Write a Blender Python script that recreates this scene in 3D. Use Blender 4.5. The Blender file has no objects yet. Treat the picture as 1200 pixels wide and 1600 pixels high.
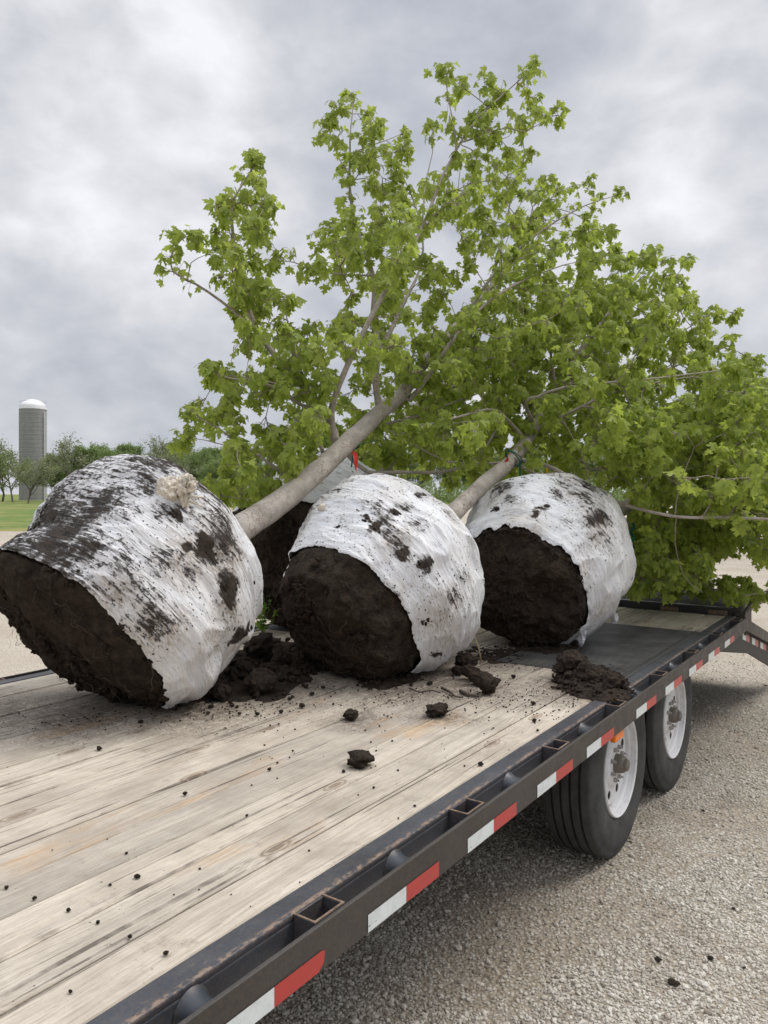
import bpy, bmesh, math, random
from mathutils import Vector, Matrix, Quaternion, noise
R = math.radians
random.seed(7)
SC = bpy.context.scene
COL = SC.collection

# ------------------------------------------------------------------ camera
H = 1.70
YAW = R(34.9)
cam_d = bpy.data.cameras.new('camera')
cam = bpy.data.objects.new('camera', cam_d); COL.objects.link(cam)
cam.location = (0, 0, H)
cam.rotation_euler = (R(90), 0, YAW)
cam_d.sensor_fit = 'VERTICAL'; cam_d.sensor_height = 36; cam_d.lens = 27
cam_d.shift_y = -30/1600.0
cam_d.clip_start = .05; cam_d.clip_end = 3000
SC.camera = cam
FW = Vector((-math.sin(YAW), math.cos(YAW), 0)); RT = Vector((math.cos(YAW), math.sin(YAW), 0)); UP = Vector((0, 0, 1))
def P(u, v, Z):
    """world point seen Z metres ahead of the photographer"""
    return Vector((0, 0, H)) + FW*Z + RT*((u-600)/1200*Z) + UP*((770-v)/1200*Z)
def D(r, f, u):
    return (RT*r + FW*f + UP*u).normalized()

# ------------------------------------------------------------------ colour management
SC.view_settings.view_transform = 'Standard'; SC.view_settings.look = 'None'
SC.view_settings.exposure = 0.30; SC.view_settings.gamma = 1
SC.view_settings.use_curve_mapping = False
SC.render.resolution_x = 768; SC.render.resolution_y = 1024
SC.cycles.use_denoising = True

# ------------------------------------------------------------------ world
W = bpy.data.worlds.new('World'); SC.world = W; W.use_nodes = True
SUN_EL = R(52); SUN_DIR = (RT*0.85 + FW*0.25).normalized()
SUN_AZ = math.atan2(SUN_DIR.x, SUN_DIR.y)
def build_world():
    nt = W.node_tree; N = nt.nodes; L = nt.links; N.clear()
    def n(t, **k):
        x = N.new(t)
        for a, b in k.items(): setattr(x, a, b)
        return x
    def math_(op, a, b=None, c=None, clamp=False):
        m = n('ShaderNodeMath', operation=op, use_clamp=clamp)
        for i, s in enumerate((a, b, c)):
            if s is None: continue
            if hasattr(s, 'is_output') or hasattr(s, 'links'): L.new(s, m.inputs[i])
            else: m.inputs[i].default_value = s
        return m.outputs[0]
    tc = n('ShaderNodeTexCoord')
    rot = n('ShaderNodeMapping', vector_type='TEXTURE'); rot.inputs['Rotation'].default_value = (0, 0, YAW)
    L.new(tc.outputs['Generated'], rot.inputs[0])      # x = right of the view, y = ahead, z = up
    sep = n('ShaderNodeSeparateXYZ'); L.new(rot.outputs[0], sep.inputs[0])
    x, y, z = sep.outputs
    sky = n('ShaderNodeTexSky', sky_type='NISHITA'); sky.sun_disc = False
    sky.sun_elevation = SUN_EL; sky.sun_rotation = SUN_AZ; sky.air_density = 1.2; sky.dust_density = 2
    skys = n('ShaderNodeMix', data_type='RGBA', blend_type='MULTIPLY'); skys.inputs[0].default_value = 1
    L.new(sky.outputs[0], skys.inputs[6]); skys.inputs[7].default_value = (1, 1, 1, 1)
    # cloud layer: direction, squashed so banks lie flat toward the horizon
    mp = n('ShaderNodeMapping'); mp.inputs['Scale'].default_value = (1.0, 1.0, 1.5); mp.inputs['Location'].default_value = (3.1, 1.3, .42)
    L.new(rot.outputs[0], mp.inputs[0])
    n1 = n('ShaderNodeTexNoise'); n1.inputs['Scale'].default_value = 2.3; n1.inputs['Detail'].default_value = 5; n1.inputs['Roughness'].default_value = .52; n1.inputs['Distortion'].default_value = .15
    n2 = n('ShaderNodeTexNoise'); n2.inputs['Scale'].default_value = 7.5; n2.inputs['Detail'].default_value = 7; n2.inputs['Roughness'].default_value = .55; n2.inputs['Distortion'].default_value = .15
    L.new(mp.outputs[0], n1.inputs[0]); L.new(mp.outputs[0], n2.inputs[0])
    a = math_('MULTIPLY_ADD', n1.outputs[0], 1.15, -.575)
    b = math_('MULTIPLY_ADD', n2.outputs[0], .74, -.37)
    n3 = n('ShaderNodeTexNoise'); n3.inputs['Scale'].default_value = 15; n3.inputs['Detail'].default_value = 5; n3.inputs['Roughness'].default_value = .5; n3.inputs['Distortion'].default_value = .3; L.new(mp.outputs[0], n3.inputs[0])
    b = math_('ADD', b, math_('MULTIPLY_ADD', n3.outputs[0], .22, -.11))
    base = math_('ADD', a, b)
    # brighter thin places in the cloud: (direction, width, gain)
    def blob(px, py, wid, gain, acc):
        d = Vector(((px-600)/1200, 1, (770-py)/1200)).normalized()
        vm = n('ShaderNodeVectorMath', operation='DOT_PRODUCT'); vm.inputs[1].default_value = d
        nv = n('ShaderNodeVectorMath', operation='NORMALIZE'); L.new(rot.outputs[0], nv.inputs[0]); L.new(nv.outputs[0], vm.inputs[0])
        t = math_('SUBTRACT', vm.outputs['Value'], 1.0)
        t = math_('MULTIPLY', t, 1.0/(wid*wid))
        e = math_('EXPONENT', t)
        return math_('MULTIPLY_ADD', e, gain, acc)
    base = blob(1040, 230, .11, .20, base)
    base = blob(330, 50, .08, .16, base)
    base = blob(230, 215, .10, .15, base)
    base = blob(40, 110, .05, .12, base)
    base = blob(150, 120, .05, -.10, base)
    base = blob(230, 330, .06, -.06, base)
    base = blob(30, 250, .07, -.05, base)
    base = blob(60, 470, .10, .10, base)
    base = blob(480, 190, .12, -.14, base)
    base = blob(20, 10, .10, -.14, base)
    base = blob(1000, 60, .16, -.10, base)
    base = blob(760, 120, .10, -.05, base)
    base = blob(160, 330, .07, -.05, base)
    base = blob(200, 650, .10, -.05, base)
    val = math_('ADD', base, .54)
    cr = n('ShaderNodeValToRGB'); e = cr.color_ramp.elements
    e[0].position = .22; e[0].color = (.37, .39, .44, 1)
    e[1].position = .86; e[1].color = (.78, .79, .83, 1)
    for p, c in ((.38, (.445, .465, .515, 1)), (.52, (.52, .535, .575, 1)), (.68, (.645, .65, .68, 1))):
        q = e.new(p); q.color = c
    L.new(val, cr.inputs[0])
    # overcast vault: zenith brighter than the horizon, as a real cloud deck
    el = math_('SUBTRACT', z, .56); el = math_('MULTIPLY', el, 2.6, clamp=True)
    gain = math_('MULTIPLY_ADD', el, ZEN, 1.0)
    cl = n('ShaderNodeMix', data_type='RGBA', blend_type='MULTIPLY'); cl.inputs[0].default_value = 1
    L.new(cr.outputs[0], cl.inputs[6]); cmb = n('ShaderNodeCombineColor')
    for i in range(3): L.new(gain, cmb.inputs[i])
    L.new(cmb.outputs[0], cl.inputs[7])
    b1 = n('ShaderNodeBackground'); b1.inputs[1].default_value = .06; L.new(skys.outputs[2], b1.inputs[0])
    b2 = n('ShaderNodeBackground'); b2.inputs[1].default_value = 1.0; L.new(cl.outputs[2], b2.inputs[0])
    cover = n('ShaderNodeMixShader'); cover.inputs[0].default_value = .95
    L.new(b1.outputs[0], cover.inputs[1]); L.new(b2.outputs[0], cover.inputs[2])
    out = n('ShaderNodeOutputWorld'); L.new(cover.outputs[0], out.inputs[0])
ZEN = 2.3
build_world()

sun_d = bpy.data.lights.new('sun', 'SUN'); sun_d.energy = 1.5; sun_d.angle = R(24); sun_d.color = (1, .95, .88)
sun = bpy.data.objects.new('sun', sun_d); COL.objects.link(sun); sun.location = (5, 2, 20)
sv = Vector((SUN_DIR.x*math.cos(SUN_EL), SUN_DIR.y*math.cos(SUN_EL), math.sin(SUN_EL)))
sun.rotation_euler = sv.to_track_quat('Z', 'Y').to_euler()

# ------------------------------------------------------------------ helpers
class MB:
    def __init__(s): s.v = []; s.f = []; s.m = []; s.uv = None
    def add(s, vs, fs, m=0):
        o = len(s.v); s.v.extend([tuple(q) for q in vs]); s.f.extend([tuple(i+o for i in f) for f in fs]); s.m.extend([m]*len(fs))
    def box(s, x0, x1, y0, y1, z0, z1, m=0, M=None):
        v = [Vector(p) for p in ((x0,y0,z0),(x1,y0,z0),(x1,y1,z0),(x0,y1,z0),(x0,y0,z1),(x1,y0,z1),(x1,y1,z1),(x0,y1,z1))]
        if M: v = [M@q for q in v]
        s.add(v, [(0,3,2,1),(4,5,6,7),(0,1,5,4),(1,2,6,5),(2,3,7,6),(3,0,4,7)], m)
    def tube(s, pts, rad, sides=6, m=0, cap=True, jit=0):
        pts = [Vector(p) for p in pts]; n = len(pts)
        if not hasattr(rad, '__len__'): rad = [rad]*n
        t0 = (pts[1]-pts[0]).normalized()
        ref = Vector((0,0,1)) if abs(t0.z) < .9 else Vector((1,0,0))
        a = t0.cross(ref).normalized(); vs = []; fs = []
        for i, p in enumerate(pts):
            t = (pts[min(i+1,n-1)]-pts[max(i-1,0)])
            t = t.normalized() if t.length > 1e-9 else t0
            a = (a - t*a.dot(t)); a = a.normalized() if a.length > 1e-6 else t.orthogonal().normalized()
            b = t.cross(a)
            for k in range(sides):
                th = 2*math.pi*k/sides
                rr = rad[i]*(1+jit*noise.noise(p*9+Vector((k*1.7,0,0)))) if jit else rad[i]
                vs.append(p + (a*math.cos(th)+b*math.sin(th))*rr)
        for i in range(n-1):
            for k in range(sides):
                k2 = (k+1) % sides
                fs.append((i*sides+k, i*sides+k2, (i+1)*sides+k2, (i+1)*sides+k))
        if cap:
            fs.append(tuple(range(sides))[::-1]); fs.append(tuple((n-1)*sides+k for k in range(sides)))
        s.add(vs, fs, m)
    def lathe(s, prof, n=48, axis='x', c=(0,0,0), m=0, closed=False):
        """prof: (offset along axis, radius)"""
        vs = []; fs = []; c = Vector(c); k = len(prof)
        for i in range(n):
            th = 2*math.pi*i/n; co, si = math.cos(th), math.sin(th)
            for h, r in prof:
                if axis == 'x': vs.append(c+Vector((h, r*co, r*si)))
                elif axis == 'z': vs.append(c+Vector((r*co, r*si, h)))
                else: vs.append(c+Vector((r*co, h, r*si)))
        for i in range(n):
            j = (i+1) % n
            for q in range(k-1 if not closed else k):
                q2 = (q+1) % k
                fs.append((i*k+q, j*k+q, j*k+q2, i*k+q2))
        s.add(vs, fs, m)
    def build(s, name, mats, parent=None, smooth=False, bevel=0, loc=None, rot=None, seg=1, autosm=None):
        me = bpy.data.meshes.new(name)
        off = Vector((0,0,0))
        if loc is None and parent is not None: off = parent.location
        me.from_pydata([(a-off.x, b-off.y, c-off.z) for a, b, c in s.v] if off.length else s.v, [], s.f)
        if not isinstance(mats, (list, tuple)): mats = [mats]
        for m in mats: me.materials.append(m)
        if len(mats) > 1: me.polygons.foreach_set('material_index', s.m)
        if smooth: me.polygons.foreach_set('use_smooth', [True]*len(me.polygons))
        me.update()
        o = bpy.data.objects.new(name, me); COL.objects.link(o)
        if parent is not None: o.parent = parent
        if loc is not None: o.location = loc
        if rot is not None: o.rotation_mode = 'QUATERNION'; o.rotation_quaternion = rot
        if autosm: me.set_sharp_from_angle(angle=R(autosm))
        if bevel:
            b = o.modifiers.new('bevel', 'BEVEL'); b.width = bevel; b.segments = seg; b.limit_method = 'ANGLE'; b.angle_limit = R(40)
        return o
def tag(o, label=None, cat=None, group=None, kind=None):
    if label: o['label'] = label
    if cat: o['category'] = cat
    if group: o['group'] = group
    if kind: o['kind'] = kind
    return o
def empty(name, loc):
    o = bpy.data.objects.new(name, None); o.empty_display_size = .2; o.location = loc; COL.objects.link(o); return o

# ------------------------------------------------------------------ material helper
class Mat:
    def __init__(s, name):
        s.mat = bpy.data.materials.new(name); s.mat.use_nodes = True
        s.nt = s.mat.node_tree; s.N = s.nt.nodes; s.L = s.nt.links
        s.N.clear(); s.out = s.N.new('ShaderNodeOutputMaterial'); s.b = s.N.new('ShaderNodeBsdfPrincipled')
        s.L.new(s.b.outputs[0], s.out.inputs[0]); s.tc = s.N.new('ShaderNodeTexCoord')
    def n(s, t, **k):
        x = s.N.new(t)
        for a, b in k.items(): setattr(x, a, b)
        return x
    def put(s, sock, v):
        if hasattr(v, 'is_output'): s.L.new(v, sock)
        else:
            if isinstance(v, (tuple, list)) and len(v) == 3 and sock.type == 'RGBA': v = (*v, 1)
            sock.default_value = v
    def map(s, scale=(1,1,1), loc=(0,0,0), src='Object', rot=(0,0,0)):
        m = s.n('ShaderNodeMapping'); m.inputs['Scale'].default_value = scale; m.inputs['Location'].default_value = loc; m.inputs['Rotation'].default_value = rot
        s.put(m.inputs[0], s.tc.outputs[src] if isinstance(src, str) else src); return m.outputs[0]
    def noise(s, vec, scale=5, detail=4, rough=.55, dist=0):
        t = s.n('ShaderNodeTexNoise'); t.inputs['Scale'].default_value = scale; t.inputs['Detail'].default_value = detail
        t.inputs['Roughness'].default_value = rough; t.inputs['Distortion'].default_value = dist; s.put(t.inputs[0], vec); return t.outputs[0]
    def noise_warp(s, vec, amt=.02, scale=40):
        t = s.n('ShaderNodeTexNoise'); t.inputs['Scale'].default_value = scale; s.put(t.inputs[0], vec)
        a = s.n('ShaderNodeVectorMath', operation='MULTIPLY_ADD'); s.put(a.inputs[0], t.outputs['Color']); a.inputs[1].default_value = (amt, amt, amt); s.put(a.inputs[2], vec); return a.outputs[0]
    def vor(s, vec, scale=5, feature='F1', out='Distance', rand=1, dim='3D'):
        t = s.n('ShaderNodeTexVoronoi', feature=feature, voronoi_dimensions=dim); t.inputs['Scale'].default_value = scale; t.inputs['Randomness'].default_value = rand
        s.put(t.inputs[0], vec); return t.outputs[out]
    def ramp(s, f, *st, mode='LINEAR'):
        r = s.n('ShaderNodeValToRGB'); r.color_ramp.interpolation = mode; e = r.color_ramp.elements
        while len(e) < len(st): e.new(.5)
        for q, (p, c) in zip(e, st):
            if not isinstance(c, (tuple, list)): c = (c, c, c)
            q.position = p; q.color = (*c[:3], 1)
        s.put(r.inputs[0], f); return r.outputs[0]
    def mix(s, f, a, b, mode='MIX'):
        m = s.n('ShaderNodeMix', data_type='RGBA', blend_type=mode); s.put(m.inputs[0], f); s.put(m.inputs[6], a); s.put(m.inputs[7], b); return m.outputs[2]
    def m(s, op, a, b=0.0, c=0.0, clamp=False):
        q = s.n('ShaderNodeMath', operation=op, use_clamp=clamp); s.put(q.inputs[0], a); s.put(q.inputs[1], b); s.put(q.inputs[2], c); return q.outputs[0]
    def dot(s, vec, d):
        q = s.n('ShaderNodeVectorMath', operation='DOT_PRODUCT'); s.put(q.inputs[0], vec); q.inputs[1].default_value = d; return q.outputs['Value']
    def bump(s, h, strength=.5, dist=.01, prev=None):
        b = s.n('ShaderNodeBump'); b.inputs['Strength'].default_value = strength; b.inputs['Distance'].default_value = dist
        s.put(b.inputs['Height'], h)
        if prev is not None: s.put(b.inputs['Normal'], prev)
        return b.outputs[0]
    def island(s):
        return s.n('ShaderNodeNewGeometry').outputs['Random Per Island']
    def set(s, **k):
        for a, v in k.items():
            s.put(s.b.inputs[{'col':'Base Color','rough':'Roughness','metal':'Metallic','normal':'Normal','spec':'Specular IOR Level','coat':'Coat Weight'}[a]], v)
        return s.mat

def m_simple(name, col, rough=.6, metal=0, spec=.5, var=.25, scale=8, bump=.0, bscale=40):
    k = Mat(name); nz = k.noise(k.map(), scale, 5)
    c0 = tuple(x*(1-var) for x in col); c1 = tuple(min(1, x*(1+var)) for x in col)
    kw = dict(col=k.ramp(nz, (.3, c0), (.7, c1)), rough=rough, metal=metal, spec=spec)
    if bump: kw['normal'] = k.bump(k.noise(k.map(), bscale, 5), bump, .01)
    return k.set(**kw)

ZD_ = .85
DUST = []
for (u_, v_, r_) in ((400, 1075, .62), (300, 1110, .46), (480, 1070, .46), (610, 1078, .44), (735, 1075, .42), (780, 1030, .50), (890, 1075, .42), (120, 1120, .48), (0, 1110, .40), (660, 1060, .40), (560, 1120, .22), (690, 1118, .20)):
    q_ = P(u_, v_, (H-ZD_)*1200/(v_-770)); DUST.append((q_.x+2.2, q_.y-3.0, r_))
def m_wood():
    k = Mat('weathered_wood'); isl = k.island()
    comb = k.n('ShaderNodeCombineXYZ'); k.put(comb.inputs[0], k.m('MULTIPLY', isl, 13.7)); k.put(comb.inputs[1], k.m('MULTIPLY', isl, 71.3)); k.put(comb.inputs[2], k.m('MULTIPLY', isl, 5.1))
    add = k.n('ShaderNodeVectorMath', operation='ADD'); k.put(add.inputs[0], k.tc.outputs['Object']); k.put(add.inputs[1], comb.outputs[0]); vec = add.outputs[0]
    # knots: sparse, stretched along the board, bending the grain round them
    kv = k.map((6.0, 2.1, 1), src=vec)
    kd = k.vor(kv, 1.0, rand=1, dim='2D')
    kc_ = k.n('ShaderNodeSeparateColor'); k.put(kc_.inputs[0], k.vor(kv, 1.0, rand=1, dim='2D', out='Color')); gate = k.ramp(kc_.outputs[0], (.70, 0), (.72, 1)); kd = k.m('ADD', kd, k.m('MULTIPLY', k.m('SUBTRACT', 1.0, gate), .5))
    near = k.ramp(kd, (0.0, 1.0), (.36, 0.0), mode='EASE')
    warp = k.noise(k.map((2.2, .55, 1), src=vec), 1.6, 3, .5)
    sx = k.n('ShaderNodeSeparateXYZ'); k.put(sx.inputs[0], vec)
    xx = k.m('ADD', k.m('MULTIPLY', sx.outputs[0], 1.0), k.m('MULTIPLY', warp, .22))
    xx = k.m('ADD', xx, k.m('MULTIPLY', near, .045))
    cb = k.n('ShaderNodeCombineXYZ'); k.put(cb.inputs[0], k.m('MULTIPLY', xx, 1.0)); k.put(cb.inputs[1], k.m('MULTIPLY', sx.outputs[1], .012)); g = cb.outputs[0]
    ring = k.noise(g, 150, 4, .7)                       # broad growth bands
    fine = k.noise(k.map((1, .05, 1), src=vec), 420, 4, .75)
    streak = k.noise(k.map((1, .05, 1), src=vec), 26, 4, .6)
    blot = k.noise(vec, 3.2, 6, .62)
    c = k.ramp(ring, (.30, (.335, .288, .228)), (.43, (.475, .425, .352)), (.60, (.570, .518, .44)))
    c = k.mix(k.ramp(fine, (.34, .60), (.50, 0.0)), c, (.22, .18, .14))
    c = k.mix(k.ramp(streak, (.34, .36), (.49, 0)), c, (.26, .238, .212))
    c = k.mix(k.ramp(blot, (.42, 0), (.66, .65)), c, (.27, .235, .19))
    warmth = k.ramp(k.noise(k.map((2.4, .9, 1), src=vec, loc=(7, 3, 0)), 1.5, 4, .6), (.60, 0), (.72, .8))
    c = k.mix(k.m('MULTIPLY', warmth, k.ramp(ring, (.35, 1.0), (.62, .25))), c, (.46, .27, .11))
    c = k.mix(k.ramp(kd, (.05, .75), (.075, .1), (.095, .75), (.12, 0)), c, (.17, .125, .085))
    tone = k.ramp(isl, (0, (.86, .85, .84)), (.5, (1, .98, .96)), (1, (1.08, 1.06, 1.03)))
    c = k.mix(1.0, c, tone, 'MULTIPLY')
    # cracks
    ck = k.noise(k.map((1, .012, 1), src=vec, loc=(3,9,0)), 55, 2, .5)
    crack = k.m('MULTIPLY', k.ramp(ck, (.36, 1), (.375, 0)), k.ramp(blot, (.4, 0), (.55, 1)))
    c = k.mix(k.m('MULTIPLY', crack, .8), c, (.07, .055, .045))
    # soil smeared and trodden around the root balls (a stain with its own place on the deck)
    pos = k.tc.outputs['Object']
    dn = k.noise(pos, 7, 8, .7)
    sp = k.n('ShaderNodeSeparateXYZ'); k.put(sp.inputs[0], pos)
    lane = k.m('ADD', sp.outputs[0], k.m('MULTIPLY', sp.outputs[1], -.62))
    far = k.m('MULTIPLY_ADD', k.m('ADD', k.m('MULTIPLY', sp.outputs[1], .53), k.m('MULTIPLY', sp.outputs[0], -.85)), 1.0, DECK_STAIN, clamp=True)
    st = k.ramp(k.m('ADD', k.m('MULTIPLY', far, .20), dn), (.60, 0), (.74, .6))
    c = k.mix(st, c, (.13, .10, .075))
    grit = k.ramp(k.m('ADD', k.m('MULTIPLY', far, .07), k.noise(pos, 85, 3, .6)), (.70, 0), (.73, .85))
    c = k.mix(grit, c, (.05, .037, .028))
    wv = k.noise_warp(pos, .22, 5); sm = None
    for (cx, cy, rad_) in DUST:
        d = k.n('ShaderNodeVectorMath', operation='DISTANCE'); k.put(d.inputs[0], wv); d.inputs[1].default_value = (cx+.11, cy+.11, ZD_+.11)
        q = k.ramp(d.outputs['Value'], (rad_*.2, 1), (rad_*.6, .45), (rad_, 0)); sm = q if sm is None else k.m('MAXIMUM', sm, q)
    c = k.mix(k.m('MULTIPLY', sm, k.ramp(k.noise(pos, 26, 9, .8), (.36, .12), (.56, .95))), c, (.13, .102, .078))
    c = k.mix(k.m('MULTIPLY', k.ramp(sm, (.05, 0), (.5, 1)), k.ramp(k.noise(pos, 130, 3, .7), (.57, 0), (.61, .9))), c, (.045, .034, .026))
    h = k.m('ADD', k.m('MULTIPLY', ring, .5), k.m('MULTIPLY', fine, .6)); h = k.m('SUBTRACT', h, k.m('MULTIPLY', crack, .8))
    return k.set(col=c, rough=.78, spec=.25, normal=k.bump(h, .45, .004))
DECK_STAIN = -1.75 - 2.2 + 2.2

def m_blacksteel(name, col=(.022, .023, .025), edge=(.16, .10, .065), rough=.42, amt=.55):
    k = Mat(name); p = k.map()
    n1 = k.noise(p, 14, 6, .65); n2 = k.noise(p, 160, 4, .7); n3 = k.noise(p, 3, 3)
    c = k.ramp(n3, (.3, tuple(x*.8 for x in col)), (.7, tuple(x*1.45 for x in col)))
    c = k.mix(k.ramp(n1, (.58, 0), (.78, .22)), c, (.065, .058, .05))        # dust
    g = k.n('ShaderNodeNewGeometry').outputs['Pointiness']
    e = k.m('MULTIPLY', k.ramp(g, (.52, 0), (.60, 1)), k.ramp(n2, (.40, 0), (.6, 1)))
    c = k.mix(k.m('MULTIPLY', e, amt), c, edge)
    chips = k.m('MULTIPLY', k.ramp(n2, (.70, 0), (.74, 1)), k.ramp(n1, (.56, 0), (.64, 1)))
    c = k.mix(k.m('MULTIPLY', chips, .6), c, (.20, .13, .08))
    return k.set(col=c, rough=k.ramp(n1, (.3, rough), (.75, min(1, rough+.3))), spec=.5, normal=k.bump(n2, .12, .002))

def m_rubber():
    k = Mat('tyre_rubber'); p = k.map(); n1 = k.noise(p, 9, 6, .7); n2 = k.noise(p, 120, 3, .6)
    c = k.ramp(n1, (.3, (.034, .034, .035)), (.7, (.078, .076, .072)))
    c = k.mix(k.ramp(n2, (.6, 0), (.72, .5)), c, (.11, .10, .09))
    return k.set(col=c, rough=.82, spec=.3, normal=k.bump(n2, .15, .002))
def m_rim():
    k = Mat('white_rim_paint'); p = k.map(); n1 = k.noise(p, 16, 6, .7); n2 = k.noise(p, 90, 4, .7)
    c = k.mix(k.ramp(n1, (.45, 0), (.8, .55)), (.68, .68, .69), (.33, .30, .26))
    c = k.mix(k.ramp(n2, (.66, 0), (.72, .7)), c, (.14, .09, .06))
    return k.set(col=c, rough=.5)
def m_tape(name, col):
    k = Mat(name); p = k.map(); n1 = k.noise(p, 30, 5, .7); n2 = k.noise(k.map((1, .25, 1)), 60, 4, .7)
    c = k.mix(k.ramp(n1, (.4, 0), (.8, .5)), col, tuple(x*.45+.04 for x in col))
    c = k.mix(k.ramp(n2, (.66, 0), (.70, .8)), c, (.10, .085, .07))
    return k.set(col=c, rough=.35)
def m_soil(name='dark_soil', lo=(.010, .008, .0062), hi=(.058, .043, .031), scale=22):
    k = Mat(name); p = k.map()
    n1 = k.noise(p, scale, 8, .72); n2 = k.noise(p, 3.5, 4); n3 = k.vor(p, 70)
    c = k.ramp(n1, (.32, lo), (.68, hi))
    c = k.mix(k.ramp(n2, (.50, 0), (.68, .55)), c, (.040, .027, .018))
    bits = k.ramp(k.vor(p, 34), (.0, 1), (.07, 1), (.085, 0))
    pick = k.ramp(k.noise(p, 13, 2), (.62, 0), (.66, 1))
    c = k.mix(k.m('MULTIPLY', bits, pick), c, (.15, .12, .085))
    return k.set(col=c, rough=.95, spec=.15, normal=k.bump(k.m('ADD', n1, k.m('MULTIPLY', n3, .4)), .9, .02))
def m_wrap(name, dirs, amount=0.0, seed=0.0, spots=(), stains=(), spk_amt=.0, loc_w=.10):
    """white stretch film, streaked round the ball, with soil stuck to it; dirs = [(local direction, strength)]"""
    k = Mat(name); p = k.map(loc=(seed, seed*.7, 0)); raw = k.tc.outputs['Object']
    str1 = k.noise(k.map((1, 1, 6.5), loc=(seed, 0, 0)), 4.2, 6, .62, .6)
    str2 = k.noise(k.map((1.2, 1.2, 14), loc=(0, seed, 0), rot=(.10, -.08, 0)), 6.5, 5, .68, .8)
    fine = k.noise(k.map((1, 1, 5), loc=(0, seed, 0), rot=(-.06, .1, 0)), 34, 5, .7)
    big = k.noise(p, 2.6, 4, .55); spk = k.noise(k.map((1,1,2.0), loc=(seed,0,0)), 36, 10, .82)
    bias = None
    for d, s_ in dirs:
        q = k.m('MULTIPLY', k.dot(raw, Vector(d).normalized()), s_)
        q = k.m('MAXIMUM', q, -.10)
        bias = q if bias is None else k.m('ADD', bias, q)
    tot = k.m('ADD', k.m('MULTIPLY', big, .55), k.m('ADD', bias, amount))          # where dirt gathers
    wv = k.noise_warp(raw, .09, 14)
    def near(vec, c, rad, soft):
        d = k.n('ShaderNodeVectorMath', operation='DISTANCE'); k.put(d.inputs[0], vec); d.inputs[1].default_value = tuple(Vector(c)+Vector((.045, .045, .045)))
        return k.ramp(d.outputs['Value'], (max(0, rad*(1-soft)), 1), (rad, 0))
    loc_ = None; sol = None
    for c_, rd, solid in spots:
        q = near(wv, c_, rd*(1.25 if solid else 1.5), .9)
        if solid: sol = q if sol is None else k.m('MAXIMUM', sol, q)
        else: loc_ = q if loc_ is None else k.m('MAXIMUM', loc_, q)
    if loc_ is not None: tot = k.m('ADD', tot, k.m('MULTIPLY', loc_, loc_w))
    if sol is not None: tot = k.m('ADD', tot, k.m('MULTIPLY', sol, .34))
    crust = k.m('ADD', tot, k.m('ADD', k.m('MULTIPLY', spk, .62), k.m('MULTIPLY', str2, .34)))
    mask = k.ramp(crust, (.895, 0), (.93, .8), (.98, 1))
    smear = k.m('ADD', tot, k.m('ADD', k.m('MULTIPLY', fine, .50), k.m('MULTIPLY', str2, .28)))
    sm = k.ramp(smear, (.70, 0), (.95, .85))
    specks = k.m('MULTIPLY', k.ramp(k.vor(k.noise_warp(k.map((1,1,1.5), loc=(seed,0,0))), 48), (.13, 1), (.20, 0)), k.ramp(k.m('ADD', tot, k.m('MULTIPLY', k.noise(p, 9, 4), .5)), (.545-spk_amt, 0), (.60-spk_amt, 1)))
    mask = k.m('MAXIMUM', mask, specks)
    stn = None
    for c_, rd in stains:
        q = near(wv, c_, rd, .9); stn = q if stn is None else k.m('MAXIMUM', stn, q)
    base = k.mix(k.ramp(str1, (.30, .0), (.62, 1)), (.74, .76, .80), (.90, .90, .91))
    base = k.mix(k.ramp(big, (.52, 0), (.68, .35)), base, (.66, .60, .50))
    base = k.mix(k.ramp(fine, (.34, .4), (.46, 0)), base, (.36, .34, .31))
    base = k.mix(k.ramp(str2, (.33, .3), (.43, 0)), base, (.42, .43, .46))  # low streaks greyed: shade of the creases painted into the film colour
    c = k.mix(sm, base, (.24, .19, .14))
    if stn is not None: c = k.mix(k.m('MULTIPLY', stn, k.ramp(fine, (.38, 0), (.60, .75))), c, (.33, .25, .16))
    c = k.mix(mask, c, k.ramp(spk, (.38, (.018, .014, .011)), (.64, (.095, .070, .050))))
    h = k.m('ADD', k.m('MULTIPLY', str1, 1.0), k.m('ADD', k.m('MULTIPLY', str2, .8), k.m('MULTIPLY', fine, .22)))
    nb = k.bump(h, .65, .030)
    nb = k.bump(k.m('MULTIPLY', mask, k.m('ADD', spk, .5)), .9, .014, nb)
    rough = k.m('MULTIPLY_ADD', mask, .5, .38)
    return k.set(col=c, rough=rough, spec=.4, normal=nb)
def m_bark(name='maple_bark', col=(.43, .375, .315)):
    k = Mat(name); p = k.map(); n1 = k.noise(p, 7, 6, .6); n2 = k.noise(k.map((1,1,1)), 60, 5, .7)
    c = k.ramp(n1, (.30, tuple(x*.62 for x in col)), (.5, col), (.70, tuple(min(1, x*1.30) for x in col)))
    c = k.mix(k.ramp(k.noise(p, 34, 6, .75), (.50, 0), (.66, .55)), c, tuple(x*.50 for x in col))
    pat = k.m('MULTIPLY', k.ramp(k.noise(p, 17, 3, .5, 1.6), (.52, 0), (.555, .8), (.59, 0)), k.ramp(k.noise(p, 3.5, 2), (.45, 0), (.58, 1)))
    c = k.mix(pat, c, (.16, .085, .05))
    c = k.mix(k.ramp(n2, (.62, 0), (.70, .5)), c, (.13, .10, .08))
    return k.set(col=c, rough=.75, spec=.3, normal=k.bump(n2, .35, .004))
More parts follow.
